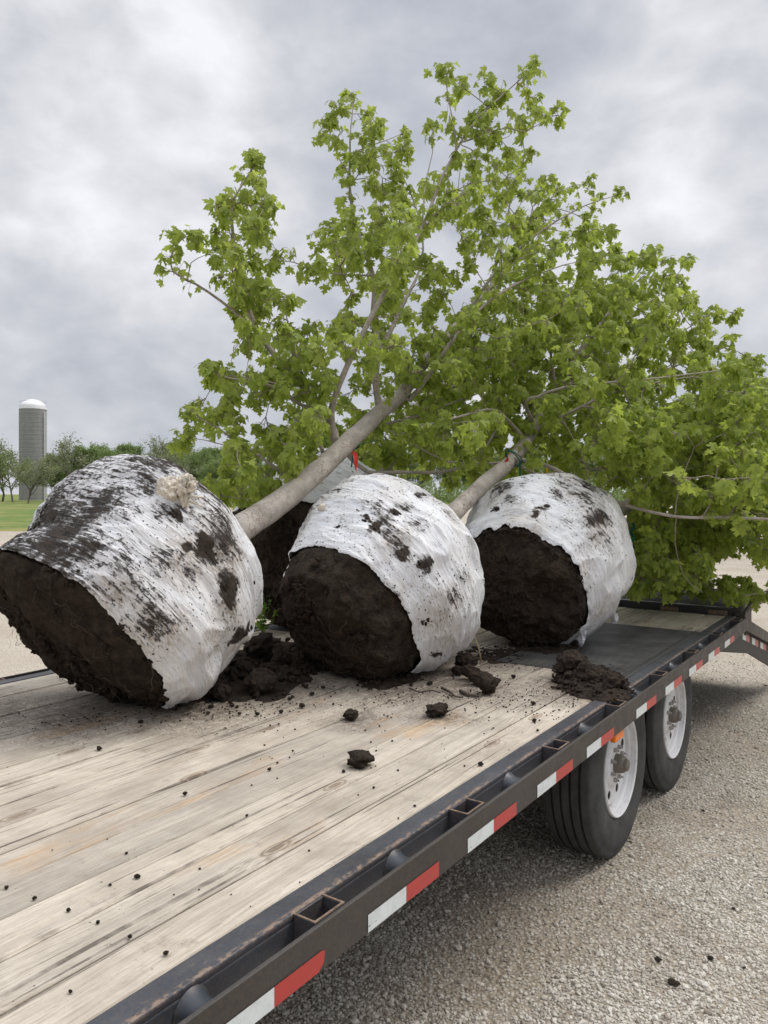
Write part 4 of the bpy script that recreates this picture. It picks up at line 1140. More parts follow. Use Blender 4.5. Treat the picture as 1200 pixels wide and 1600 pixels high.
def lumps_at(ball, Rm, C, pt, lst, seed):
    rn = random.Random(seed); m = MB()
    for q in lst:
        n = int((2.2 if q[3] else 1.0)*q[2]*(.9 if q[3] else .5))
        for i in range(n):
            rr = q[2]*(abs(rn.gauss(0, .38)) if q[3] else rn.random()**.5*1.05); a = rn.random()*6.283
            w_, th, s_ = quick(Rm, C, pt, q[0]+rr*math.cos(a)*1.25, q[1]+rr*math.sin(a)*.85)
            p = Rm.transposed()@(w_-C); r_ = rn.choice((.0015, .002, .003, .004, .006, .009) if q[3] else (.001, .0015, .002, .003, .004))*rn.uniform(.8, 1.3)
            bm = bmesh.new(); bmesh.ops.create_icosphere(bm, subdivisions=2, radius=1); o_ = Vector((i*1.3, q[0], seed)); sx = rn.uniform(.8, 1.8)
            nrm = Vector((math.cos(th), math.sin(th), 0)); t1 = Vector((-math.sin(th), math.cos(th), 0)); pts = []
            for v in bm.verts:
                d = v.co; k = 1+.45*noise.noise(d*1.8+o_)+.3*noise.noise(d*4.5+o_)
                pts.append(p+(t1*d.x*sx+Vector((0, 0, 1))*d.y*.75+nrm*d.z*.6)*k*r_)
            m.add(pts, [tuple(v.index for v in f.verts) for f in bm.faces]); bm.free()
    m.build('caked_soil', M['clod'], ball, smooth=True, loc=(0, 0, 0))['kind'] = 'stuff'
_cache = {}
def quick(Rm, C, pt, u, v):
    key = id(pt)
    if key not in _cache:
        L_ = []
        for i in range(220):
            th = 2*math.pi*i/220
            for j in range(60):
                s_ = .0+.99*j/59; w_ = C+Rm@pt(th, s_, .012); q = w_-Vector((0, 0, H)); Z = q.dot(FW)
                L_.append((600+1200*q.dot(RT)/Z, 770-1200*q.z/Z, Z, w_, th, s_))
        Zc = (C-Vector((0, 0, H))).dot(FW); _cache[key] = (L_, [x for x in L_ if x[2] < Zc+.15])
    best = min(_cache[key][1], key=lambda x: abs(x[0]-u)+abs(x[1]-v)+x[2]*8)
    return best[3], best[4], best[5]
# ---- the four trees -------------------------------------------------------
def finish_tree(T_, sk, rn, mats, leafmat, dens=.8, size=(.050, .088)):
    tr, twigs = build_skel(sk, T_, mats)
    lv, pet = grow_leaves(sk, rn, dens, size)
    o = len(twigs.v); twigs.v.extend(pet.v); twigs.f.extend([tuple(i+o for i in f) for f in pet.f]); twigs.m.extend([0]*len(pet.f))
    twigs.build('twigs', M['twig'], T_, smooth=True)
    m = MB(); m.v = lv.v; m.f = lv.f; m.m = [0]*len(lv.f); m.build('foliage', leafmat, T_, smooth=False)
    print('leaves', len(lv.f)//len(LEAF))
def limb(sk, pts, r0, r1, leafy=.0, par=None, seed=1, kind='limb', step=.11, jit=.014):
    w = smooth_path([P(*q) for q in pts], step, jit, seed)
    if par is None: par = sk.near(w[0])
    return sk.add(w, par, r0, r1, leafy, kind)

# Tree 1 (front)
rn = random.Random(101)
A1 = D(.447, .70, .50)
T1 = empty('balled_maple_tree', (P(150, 1100, 3.3).x, P(150, 1100, 3.3).y, ZD))
tag(T1, 'largest maple, lying with the muddiest white root ball, nearest the camera', 'tree', 'balled and wrapped maple trees lying on the trailer')
M['wrap1'] = m_wrap('muddy_white_film', [((.45, .85, -.25), .36), ((-.8, -.3, .5), .20)], .035, 1.3)
prof1 = [(0, .385), (.04, .416), (.2, .475), (.42, .495), (.62, .506), (.8, .473), (.91, .42), (.97, .295), (1.0, .09)]
e1 = lambda th: .035+.03*math.sin(th*1.0+1)
ball1, C1, R1, pt1 = rootball(T1, P(208.7, 899, 3.13), D(.447, .645, .621), .677, prof1, e1, M['wrap1'], 3, roots=70, dirtdir=[((.45, .85, -.25), 1.0), ((-.8, -.2, .5), .35)], dirtthr=.38, nclump=420, ridges=((1.30, .0, .035, .8, .07), (1.2, .30, -.10, .85, .17), (1.4, .62, -.045, .8, .2)))
SP1 = [(357, 920, 30, True), (322, 857, 17, True), (295, 855, 9, True), (272, 803, 10, True), (375, 990, 20, True), (385, 985, 16, True), (243, 729, 10, True), (205, 795, 34, False), (150, 800, 44, False), (110, 830, 44, False), (260, 800, 30, False),
    (355, 850, 26, False), (345, 955, 28, False), (200, 850, 40, False), (150, 850, 34, False), (250, 870, 30, False), (260, 970, 34, False), (330, 870, 30, False), (385, 900, 22, False), (300, 900, 26, False), (240, 760, 26, False), (330, 1030, 26, False)]
lumps_at(ball1, R1, C1, pt1, SP1, 71)
film_of(ball1).data.materials[0] = m_wrap('muddy_white_film', [((.45, .85, -.25), .33), ((-.8, -.3, .5), .16)], .035, 1.3, spots=picks(R1, C1, pt1, SP1), stains=picks(R1, C1, pt1, [(300, 870, 70), (350, 880, 60), (180, 925, 40), (260, 990, 60), (330, 1000, 60), (360, 960, 50)]), spk_amt=.045)
print('C1', C1, [tuple(round(c, 2) for c in r) for r in R1])
sk = Skel(); sk.ok_trunk = 0
ax1 = R1@Vector((0, 0, 1)); tb = C1+ax1*.30
pa_, pb_ = P(372, 831, 3.62), P(455, 772, 3.95); tb = pa_-(pb_-pa_)*.75
tp = [tb, P(372, 831, 3.62), P(455, 772, 3.95), P(528, 708, 4.30), P(590, 648, 4.62), P(625, 618, 4.80)]
w = smooth_path(tp, .07, .006, 3)
tid = sk.add(w, None, .074, .046, 0, 'trunk')
w = smooth_path([P(625, 618, 4.80), P(655, 580, 5.0), P(685, 541, 5.2), P(722, 500, 5.45), P(765, 452, 5.7), P(800, 400, 6.0), P(835, 345, 6.25), P(870, 300, 6.4)], .11, .012, 4)
sk.ok_trunk = len(sk.p)-4
l_ = sk.add(w[1:], tid[-1], .040, .004, .7, 'limb')
limb(sk, [(527, 700, 4.38), (514, 652, 4.36), (478, 611, 4.3), (440, 568, 4.25), (402, 520, 4.2), (383, 465, 4.2), (372, 415, 4.2), (362, 345, 4.2), (368, 305, 4.25), (395, 265, 4.3)], .028, .004, .55, seed=5)
limb(sk, [(382, 500, 4.2), (345, 470, 4.1), (305, 445, 4.0), (270, 424, 3.95), (268, 395, 3.95), (282, 376, 3.95), (292, 370, 3.95)], .009, .002, .75, seed=6)
limb(sk, [(293, 440, 4.0), (300, 410, 4.0), (322, 398, 4.0)], .004, .0015, .3, seed=26, kind='twig')
limb(sk, [(505, 640, 4.33), (470, 632, 4.2), (430, 606, 4.1), (400, 600, 4.05), (352, 590, 4.0), (335, 580, 4.0)], .012, .003, .6, seed=7)
limb(sk, [(455, 621, 4.15), (434, 601, 4.1), (395, 590, 4.2), (345, 583, 4.3)], .008, .0025, .6, seed=71)
limb(sk, [(508, 715, 4.3), (500, 690, 4.25), (485, 650, 4.2), (465, 560, 4.3), (445, 480, 4.4)], .014, .003, .7, seed=8)
limb(sk, [(490, 742, 4.25), (470, 744, 4.15), (446, 739, 4.1), (418, 724, 4.05), (394, 705, 4.0), (372, 692, 3.95), (345, 672, 3.9), (312, 655, 3.85)], .014, .003, .5, seed=9)
limb(sk, [(394, 705, 4.0), (360, 700, 3.95), (320, 686, 3.9), (298, 683, 3.9)], .004, .0015, .3, seed=91, kind='twig')
limb(sk, [(440, 739, 4.1), (425, 765, 4.1), (395, 780, 4.15), (350, 775, 4.2)], .006, .002, .7, seed=92)
limb(sk, [(524, 700, 4.38), (519, 648, 4.3), (532, 599, 4.25), (560, 535, 4.2), (595, 470, 4.2), (630, 415, 4.25), (660, 360, 4.35), (680, 305, 4.45), (705, 245, 4.5), (745, 190, 4.55), (785, 150, 4.6), (827, 113, 4.65)], .021, .003, .5, seed=10)
limb(sk, [(720, 222, 4.5), (745, 215, 4.5), (790, 200, 4.55), (820, 205, 4.6), (862, 182, 4.65)], .006, .002, .85, seed=11)
limb(sk, [(712, 235, 4.5), (708, 195, 4.45), (703, 160, 4.4), (699, 127, 4.4)], .005, .002, .8, seed=12)
limb(sk, [(592, 640, 4.65), (590, 600, 4.65), (590, 550, 4.65), (584, 485, 4.65), (584, 430, 4.7), (568, 385, 4.7), (552, 340, 4.7), (547, 290, 4.75), (547, 244, 4.8), (549, 200, 4.8), (550, 160, 4.85)], .024, .003, .45, seed=13)
limb(sk, [(548, 240, 4.8), (575, 230, 4.8), (625, 210, 4.9)], .005, .002, .9, seed=14)
limb(sk, [(548, 290, 4.75), (580, 250, 4.7), (615, 240, 4.7)], .004, .002, .7, seed=15)
limb(sk, [(548, 275, 4.75), (528, 245, 4.7), (513, 205, 4.7)], .004, .002, .85, seed=16)
limb(sk, [(584, 430, 4.7), (545, 430, 4.6), (497, 423, 4.5), (462, 408, 4.45), (442, 408, 4.45)], .007, .002, .8, seed=17)
limb(sk, [(495, 423, 4.5), (500, 395, 4.5), (508, 370, 4.5)], .003, .0015, .9, seed=171, kind='twig')
limb(sk, [(592, 552, 4.65), (612, 515, 4.8), (632, 470, 5.0), (655, 420, 5.2), (660, 360, 5.3), (640, 300, 5.3), (620, 262, 5.3)], .017, .003, .45, seed=18)
limb(sk, [(660, 350, 5.3), (665, 290, 5.4), (676, 240, 5.5), (677, 205, 5.5)], .006, .002, .6, seed=19)
limb(sk, [(640, 625, 4.85), (668, 590, 4.7), (700, 540, 4.6), (745, 487, 4.6), (800, 448, 4.65), (850, 425, 4.7), (905, 408, 4.8)], .016, .003, .4, seed=20)
limb(sk, [(722, 500, 5.45), (770, 430, 5.5), (815, 385, 5.6), (870, 345, 5.7), (915, 320, 5.8), (962, 306, 5.9)], .015, .003, .55, seed=21)
limb(sk, [(765, 452, 5.7), (790, 360, 5.9), (800, 300, 6.0), (820, 240, 6.1), (815, 200, 6.1)], .011, .003, .6, seed=22)
limb(sk, [(850, 325, 6.2), (870, 300, 6.3), (912, 288, 6.3)], .004, .002, .9, seed=23)
limb(sk, [(570, 668, 4.6), (600, 665, 4.75), (650, 650, 4.9), (720, 625, 5.0), (800, 590, 5.2)], .010, .003, .6, seed=24)
limb(sk, [(545, 712, 4.5), (575, 738, 4.65), (620, 740, 4.75), (690, 737, 4.85), (730, 724, 4.9), (757, 702, 5.0), (790, 650, 5.2)], .015, .006, .25, seed=25)
zt1 = lambda u, v: 4.75+(u-500)/400*1.0
tg = sample_targets([(500, 400), (560, 330), (620, 270), (690, 240), (750, 215), (830, 240), (850, 290), (900, 330), (950, 350), (930, 430), (880, 520), (780, 560), (700, 590), (640, 600), (560, 560), (480, 560), (500, 520), (560, 480)], 200, zt1, .50, rn, .17)
tg += sample_targets([(335, 330), (420, 260), (420, 330), (400, 400), (440, 470), (500, 540), (520, 640), (470, 650), (400, 560), (360, 520), (300, 470), (265, 440), (350, 440)], 30, lambda u, v: 4.2, .25, rn, .15)
tg += sample_targets([(330, 590), (440, 560), (500, 640), (490, 720), (440, 760), (380, 790), (330, 760), (350, 700), (310, 660)], 44, lambda u, v: 4.15, .30, rn, .13)
tg += sample_targets([(500, 640), (560, 560), (620, 560), (700, 600), (700, 720), (600, 740), (560, 700)], 26, lambda u, v: 5.3, .35, rn, .16)
tg += sample_targets([(335, 320), (375, 255), (432, 262), (440, 310), (415, 380), (440, 500), (400, 525), (350, 470), (345, 400)], 12, lambda u, v: 4.22, .12, rn, .12)
tg += sample_targets([(600, 600), (650, 540), (720, 470), (770, 500), (720, 590), (650, 640)], 16, lambda u, v: 4.65+(u-600)/150*.45, .08, rn, .13)
tg += sample_targets([(500, 195), (560, 150), (640, 205), (610, 290), (520, 290)], 8, lambda u, v: 4.78, .15, rn, .13)
tg += sample_targets([(690, 125), (820, 105), (875, 180), (820, 245), (715, 235)], 11, lambda u, v: 4.6, .15, rn, .13)
tg.sort(key=lambda q: min((q-sk.p[i]).length for i in range(0, len(sk.p), 3)))
fill_targets(sk, tg, rn)
finish_tree(T1, sk, rn, (M['bark'], M['limb']), M['leaf'], .52, (.026, .060))
# knot of gathered film and ties
kc = C1 + R1@pt1(math.radians(90), .74, .03)
kc, kth, ks = cam_pick(R1, C1, pt1, 272, 768)
def film_knot(T_, kc, sc, seed):
    m = MB()
    v_, f_ = knot_mesh(kc+RT*-.024*sc+UP*.012*sc, .047*sc, seed, (1.0, .8, .95)); m.add(v_, f_)
    v_, f_ = knot_mesh(kc+RT*.026*sc+UP*.020*sc, .036*sc, seed+2, (.9, .8, 1.2), 1.8); m.add(v_, f_)
    v_, f_ = knot_mesh(kc+RT*.046*sc+UP*.034*sc, .027*sc, seed+4, (1.1, .8, .9), 2.0); m.add(v_, f_)
    v_, f_ = knot_mesh(kc+RT*.028*sc-UP*.016*sc, .024*sc, seed+5, (.8, .7, 2.2), 1.5); m.add(v_, f_)
    for q_ in range(9):
        a_ = math.radians(200+q_*19); d_ = RT*math.cos(a_)+UP*math.sin(a_); n_ = kc-d_*0
        m.tube([kc+d_*.01*sc, kc+d_*.05*sc-FW*.004, kc+d_*.095*sc+FW*.030], [.010*sc, .006*sc, .0015*sc], 6)
    return m.build('wrap_knot', M['knot'], T_, smooth=True)
film_knot(T1, kc, 1.15, 3)
m = MB(); coil(m, P(488, 637, 4.27), D(-.75, 0, .45), .022, 4, .0035, .014); coil(m, P(500, 641, 4.30), D(-.75, 0, .45), .030, 2, .003, .012)
m.tube([P(498, 640, 4.28), P(502, 670, 4.2), P(512, 700, 4.2)], .002, 5)
coil(m, P(556, 697, 4.5), D(.6, .5, .5), .013, 4, .004, .010); m.tube([P(520, 700, 4.3), P(540, 703, 4.32), P(560, 695, 4.4), P(590, 688, 4.6)], .0022, 5); m.tube([P(553, 699, 4.4), P(551, 715, 4.42), P(549, 730, 4.42)], .004, 5)
m.build('tie_rope', M['green_rope'], T1)
tie('ribbon', 'red_ribbon', P(553, 706, 4.36), P(560, 748, 4.34), T1, .026, .006)
print('tree1 done')

# Tree 2 (middle)
rn = random.Random(202)
T2 = empty('balled_maple_tree', (P(560, 1050, 3.9).x, P(560, 1050, 3.9).y, ZD))
tag(T2, 'maple with the cleanest white wrapped ball, in the middle of the front three', 'tree', 'balled and wrapped maple trees lying on the trailer')
M['wrap2'] = M['wrap1']
prof2 = [(0, .295), (.04, .323), (.2, .375), (.42, .456), (.62, .477), (.8, .431), (.91, .363), (.97, .259), (1.0, .1)]
e2 = lambda th: .19-.03*math.sin(th)
ball2, C2, R2, pt2 = rootball(T2, P(593.4, 904, 3.71), D(.609, .646, .459), .775, prof2, e2, M['wrap2'], 5, roots=110, dirtdir=[((.1, .9, .1), .35)], dirtthr=.30, nclump=160, soil_amp=.026, rag_=1.8)
SP2 = [(664, 882, 17, True), (657, 776, 9, True), (572, 792, 13, False), (590, 793, 14, False), (617, 803, 8, True), (571, 812, 7, True), (583, 827, 13, True), (600, 838, 12, False), (618, 855, 22, False), (632, 868, 14, True),
    (690, 850, 12, False), (634, 790, 14, False), (650, 820, 22, False), (600, 810, 20, False), (683, 900, 12, False), (700, 930, 40, False), (690, 980, 34, False), (720, 900, 24, False), (540, 820, 18, False), (685, 1025, 14, True)]
lumps_at(ball2, R2, C2, pt2, SP2, 72)
film_of(ball2).data.materials[0] = m_wrap('bright_white_film', [((.2, .9, .2), .04)], .008, 5.1, loc_w=.125, spots=picks(R2, C2, pt2, SP2), stains=picks(R2, C2, pt2, [(690, 960, 60), (700, 1000, 50), (620, 850, 40)]), spk_amt=.05)
sk = Skel()
ax2 = R2@Vector((0, 0, 1)); tb = C2+ax2*.34
w = smooth_path([tb, P(708, 802, 4.22), P(755, 757, 4.60), P(800, 718, 4.95), P(822, 690, 5.1)], .07, .006, 9)
tid = sk.add(w, None, .055, .042, 0, 'trunk'); sk.ok_trunk = len(sk.p)-4
w = smooth_path([P(822, 690, 5.1), P(850, 645, 5.3), P(880, 590, 5.55), P(920, 530, 5.8), P(965, 470, 6.1), P(1010, 410, 6.3)], .11, .012, 4)
sk.add(w[1:], tid[-1], .040, .005, .4, 'limb')
limb(sk, [(800, 716, 4.92), (830, 722, 4.8), (868, 735, 4.65), (925, 765, 4.5), (985, 792, 4.4), (1055, 806, 4.3), (1130, 809, 4.2), (1230, 812, 4.15), (1300, 800, 4.1)], .015, .006, .22, seed=31)
limb(sk, [(790, 723, 4.88), (700, 720, 4.9), (640, 690, 4.8), (600, 668, 4.7)], .010, .003, .3, seed=32)
limb(sk, [(806, 722, 4.9), (835, 740, 5.0), (880, 745, 5.2), (940, 730, 5.4)], .012, .004, .6, seed=33)
limb(sk, [(822, 688, 5.1), (790, 650, 4.9), (760, 640, 4.7), (700, 655, 4.5), (640, 668, 4.35)], .012, .004, .6, seed=34)
limb(sk, [(835, 665, 5.2), (820, 630, 4.9), (840, 620, 4.6), (880, 606, 4.5), (960, 597, 4.4), (1040, 590, 4.35), (1135, 578, 4.3)], .014, .003, .4, seed=35)
limb(sk, [(840, 660, 5.2), (880, 650, 5.0), (940, 620, 4.9), (1010, 600, 4.9), (1080, 590, 4.9), (1170, 600, 4.9)], .013, .003, .6, seed=36)
limb(sk, [(870, 610, 5.4), (860, 550, 5.5), (880, 480, 5.6), (910, 430, 5.7), (950, 395, 5.8)], .012, .003, .6, seed=37)
limb(sk, [(920, 530, 5.8), (990, 490, 6.0), (1040, 450, 6.2), (1075, 408, 6.3)], .011, .003, .55, seed=38)
limb(sk, [(900, 560, 5.7), (980, 540, 5.7), (1060, 520, 5.8), (1110, 490, 5.8), (1140, 487, 5.9)], .011, .002, .55, seed=39)
limb(sk, [(890, 580, 5.6), (970, 600, 5.5), (1060, 570, 5.5), (1130, 545, 5.5), (1165, 560, 5.5)], .010, .002, .6, seed=40)
limb(sk, [(925, 765, 4.5), (905, 700, 4.5), (870, 640, 4.5)], .004, .002, .5, seed=41, kind='twig')
limb(sk, [(1055, 806, 4.3), (1062, 760, 4.3), (1085, 700, 4.3), (1105, 690, 4.3)], .004, .0015, .0, seed=42, kind='twig')
limb(sk, [(1057, 806, 4.3), (1053, 850, 4.3), (1068, 900, 4.3), (1100, 925, 4.35)], .003, .0015, .0, seed=43, kind='twig')
zt2 = lambda u, v: 4.95+(u-700)/450*.6+(760-v)/300*.35
tg = sample_targets([(650, 640), (700, 570), (820, 520), (880, 440), (940, 390), (1015, 395), (1060, 440), (1100, 490), (1140, 560), (1180, 620), (1185, 700), (1080, 740), (980, 760), (880, 745), (800, 690), (720, 715), (640, 720)], 250, zt2, .50, rn, .16)
tg += sample_targets([(930, 620), (1190, 600), (1200, 760), (1140, 800), (1000, 800), (960, 740)], 70, lambda u, v: 4.6, .30, rn, .15)
tg.sort(key=lambda q: min((q-sk.p[i]).length for i in range(0, len(sk.p), 3)))
fill_targets(sk, tg, rn)
finish_tree(T2, sk, rn, (M['bark'], M['limb']), M['leaf'], .62, (.028, .066))
m = MB(); coil(m, P(802, 716, 4.85), D(.6, .3, .6), .060, 2, .004, .012); m.tube([P(812, 722, 4.8), P(813, 745, 4.8)], .006, 5); m.build('tie_rope', M['green_rope'], T2)
tie('ribbon', 'red_ribbon', P(790, 722, 4.80), P(797, 708, 4.78), T2, .022, .004)
tie('ribbon', 'yellow_ribbon', P(853, 728, 4.72), P(856, 752, 4.72), T2, .012, .004)
k2 = cam_pick(R2, C2, pt2, 505, 792)[0]
m = MB(); v_, f_ = knot_mesh(k2, .024, 9, (1.1, .9, .9), .6); m.add(v_, f_); m.build('wrap_knot', M['knot'], T2, smooth=True)
print('tree2 done')

# Tree 3 (far right ball)
rn = random.Random(303)
T3 = empty('balled_maple_tree', (P(850, 1010, 4.6).x, P(850, 1010, 4.6).y, ZD))
tag(T3, 'maple whose ball has torn hanging film, rightmost and resting by the black plate', 'tree', 'balled and wrapped maple trees lying on the trailer')
M['wrap3'] = m_wrap('torn_film_tails', [((0, 1, 0), .01)], -.06, 9.7)
prof3 = [(0, .33), (.04, .355), (.2, .42), (.42, .485), (.62, .462), (.8, .422), (.91, .369), (.97, .239), (1.0, .081)]
e3 = lambda th: .055-.035*math.sin(th)+.04*max(0, math.sin(th*1+2.2))
ball3, C3, R3, pt3 = rootball(T3, P(849, 874, 4.43), D(.517, .788, .333), .824, prof3, e3, M['wrap3'], 8, roots=120, dirtdir=[((-.3, .9, .1), .5)], dirtthr=.30, nclump=200, soil_amp=.030, rag_=3.0)
SP3 = [(848, 797, 13, True), (836, 806, 10, True), (857, 793, 8, True), (776, 795, 7, True), (820, 788, 18, False), (800, 780, 18, False), (815, 757, 12, False), (868, 773, 10, False), (790, 760, 20, False), (920, 815, 14, False), (925, 840, 20, False), (905, 850, 16, False),
    (940, 810, 16, False), (890, 870, 12, False), (918, 900, 20, False), (950, 860, 24, False), (930, 960, 24, False), (880, 820, 16, False)]
lumps_at(ball3, R3, C3, pt3, SP3, 73)
film_of(ball3).data.materials[0] = m_wrap('torn_white_film', [((0, .9, .3), .06)], .005, 9.7, loc_w=.125, spots=picks(R3, C3, pt3, SP3), stains=picks(R3, C3, pt3, [(930, 840, 40), (910, 890, 30), (800, 810, 40), (830, 822, 40), (940, 950, 40)]), spk_amt=.05)
sk = Skel()
ax3 = R3@Vector((0, 0, 1)); tb = C3+ax3*.37
w = smooth_path([tb, P(1003, 779, 5.35), P(1030, 748, 5.5), P(1060, 716, 5.65)], .07, .006, 9)
tid = sk.add(w, None, .060, .040, 0, 'trunk'); sk.ok_trunk = len(sk.p)-4
w = smooth_path([P(1060, 716, 5.65), P(1100, 690, 5.8), P(1150, 668, 6.0), P(1215, 640, 6.2), P(1290, 600, 6.6)], .11, .012, 4)
sk.add(w[1:], tid[-1], .038, .008, .4, 'limb')
limb(sk, [(1040, 735, 5.55), (1080, 700, 5.4), (1130, 672, 5.3), (1200, 652, 5.2), (1260, 640, 5.2)], .016, .006, .3, seed=51)
limb(sk, [(1050, 725, 5.6), (1090, 740, 5.5), (1140, 760, 5.4), (1200, 800, 5.4), (1240, 840, 5.4)], .012, .004, .6, seed=52)
limb(sk, [(1020, 760, 5.45), (1030, 820, 5.4), (1045, 870, 5.4), (1090, 905, 5.4), (1140, 930, 5.35), (1195, 925, 5.35)], .010, .003, .6, seed=53)
limb(sk, [(1015, 765, 5.4), (1000, 820, 5.5), (990, 880, 5.6), (985, 910, 5.7)], .009, .003, .7, seed=54)
limb(sk, [(1060, 716, 5.65), (1080, 650, 5.8), (1110, 580, 5.9), (1160, 560, 6.0)], .012, .003, .6, seed=55)
limb(sk, [(1030, 745, 5.5), (1010, 700, 5.6), (1000, 640, 5.8), (1020, 580, 5.9)], .012, .003, .6, seed=56)
limb(sk, [(1040, 700, 5.2), (1036, 670, 5.2), (1045, 650, 5.2)], .005, .002, .1, seed=57, kind='twig')
limb(sk, [(1140, 760, 5.4), (1150, 820, 5.2), (1190, 860, 5.1)], .007, .002, .7, seed=58)
tg = sample_targets([(985, 800), (1020, 760), (1060, 680), (1120, 600), (1180, 580), (1300, 600), (1320, 780), (1210, 840), (1200, 870), (1120, 850), (1090, 900), (1060, 905), (990, 915)], 300, lambda u, v: 5.55, .48, rn, .15, z_min=1.02)
tg += sample_targets([(985, 820), (1120, 800), (1150, 830), (1070, 905), (990, 915)], 60, lambda u, v: 5.5, .35, rn, .11, z_min=.98)
tg += sample_targets([(1060, 890), (1130, 905), (1195, 895), (1190, 930), (1110, 925)], 10, lambda u, v: 5.45, .15, rn, .12, z_min=.92)
tg.sort(key=lambda q: min((q-sk.p[i]).length for i in range(0, len(sk.p), 3)))
fill_targets(sk, tg, rn)
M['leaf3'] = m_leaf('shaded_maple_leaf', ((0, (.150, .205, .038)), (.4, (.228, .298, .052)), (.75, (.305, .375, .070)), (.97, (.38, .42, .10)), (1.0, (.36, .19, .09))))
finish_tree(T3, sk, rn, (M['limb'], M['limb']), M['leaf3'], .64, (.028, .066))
tie('ribbon', 'orange_ribbon', P(1029, 755, 5.0), P(1028, 782, 5.0), T3, .018, .004)
m = MB()
q = [P(988+3*math.sin(i*1.4), 818+4*i, 5.0) for i in range(11)]; m.tube(q, .010, 5); m.build('tie_rope', M['green_rope'], T3)
# torn film tails at the right foot and inside the opening
def rag(T_, pts, w0, seed):
    m = MB(); P_ = smooth_path(pts, .02, .004, seed); n = len(P_); vs = []; K = 9
    for i, p in enumerate(P_):
        t = i/(n-1)
        for k in range(K):
            a = (k/(K-1)-.5)*2; wd = w0*(1-.45*t)*(1+.3*noise.noise(Vector((t*4, seed, 0))))
            vs.append(p+RT*a*wd+FW*(.022*noise.noise(Vector((a*2.6, t*3, seed)))-.02*abs(a)**2)+UP*(.02*noise.noise(Vector((a*3, t*2, seed+5)))))
    fs = [(i*K+k, i*K+k+1, (i+1)*K+k+1, (i+1)*K+k) for i in range(n-1) for k in range(K-1)]
    m.add(vs, fs); return m.build('wrap_tatter', M['wrap3'], T_, smooth=True)
def tatter(c, r, sq, seed, mat='wrap3'):
    m = MB(); v_, f_ = knot_mesh(c, r, seed, sq, 1.5); m.add(v_, f_); m.build('wrap_tatter', M[mat], T3, smooth=True)
tatter(P(908, 985, 4.10), .030, (1.1, .7, 2.4), 31); tatter(P(922, 962, 4.14), .036, (1.3, .6, 1.2), 33); tatter(P(961, 966, 4.42), .026, (.8, .9, 1.2), 35)
tatter(P(806, 862, 4.12), .016, (.6, .5, 2.6), 37); tatter(P(767, 838, 4.16), .016, (.8, .5, 2.0), 38); tatter(P(842, 843, 4.14), .024, (1.6, .6, .9), 39); tatter(P(815, 836, 4.14), .014, (1.8, .6, .7), 40)
print('tree3 done')

# Tree 4 (behind)
rn = random.Random(404)
T4 = empty('balled_maple_tree', (P(480, 1000, 4.9).x, P(480, 1000, 4.9).y, ZD))
tag(T4, 'maple whose ball is mostly hidden, under the big trunk behind the other balls', 'tree', 'balled and wrapped maple trees lying on the trailer')
M['wrap4'] = m_wrap('crumpled_white_film', [((.2, .9, .2), .04)], .0, 3.3)
e4 = lambda th: .28-.22*math.sin(th)
prof4 = [(0, .38), (.04, .44), (.20, .51), (.45, .54), (.68, .54), (.82, .48), (.92, .38), (.98, .24), (1.0, .08)]
ball4, C4, R4, pt4 = rootball(T4, P(497, 880, 4.95), D(.40, .78, .34), .85, prof4, e4, M['wrap4'], 12, roots=110, dirtdir=[((.1, .9, .1), .5)], dirtthr=.25, nclump=60, soil_amp=.034)
sk = Skel(); ax4 = R4@Vector((0, 0, 1)); tb = C4+ax4*.38
w = smooth_path([tb, P(600, 735, 5.7), P(650, 640, 6.2), P(695, 600, 6.5)], .07, .006, 9)
tid = sk.add(w, None, .055, .035, 0, 'trunk'); sk.ok_trunk = len(sk.p)-5
w = smooth_path([P(695, 600, 6.5), P(760, 570, 6.8), P(830, 520, 7.1), P(900, 480, 7.5), P(960, 450, 7.8)], .11, .012, 4)
sk.add(w[1:], tid[-1], .034, .005, .4, 'limb')
limb(sk, [(670, 620, 6.35), (700, 607, 6.2), (740, 590, 6.1), (800, 545, 6.1)], .020, .004, .5, seed=61)
limb(sk, [(690, 603, 6.5), (740, 640, 6.5), (820, 660, 6.6), (900, 670, 6.7)], .014, .003, .6, seed=62)
limb(sk, [(640, 655, 6.1), (680, 690, 6.2), (740, 710, 6.3), (800, 720, 6.4)], .014, .003, .6, seed=63)
limb(sk, [(620, 700, 5.9), (560, 680, 5.8), (500, 690, 5.7), (440, 700, 5.6)], .010, .003, .6, seed=64)
tg = sample_targets([(600, 640), (700, 560), (820, 500), (900, 450), (980, 470), (990, 560), (980, 700), (860, 745), (720, 750), (640, 745), (570, 740)], 210, lambda u, v: 6.6, .5, rn, .19, z_min=1.3)
tg += sample_targets([(330, 720), (440, 670), (560, 660), (620, 700), (620, 745), (440, 770), (400, 790), (330, 780)], 60, lambda u, v: 5.8, .3, rn, .16, z_min=1.3)
tg.sort(key=lambda q: min((q-sk.p[i]).length for i in range(0, len(sk.p), 3)))
fill_targets(sk, tg, rn)
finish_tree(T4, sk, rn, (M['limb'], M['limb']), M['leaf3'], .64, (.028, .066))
print('tree4 done')

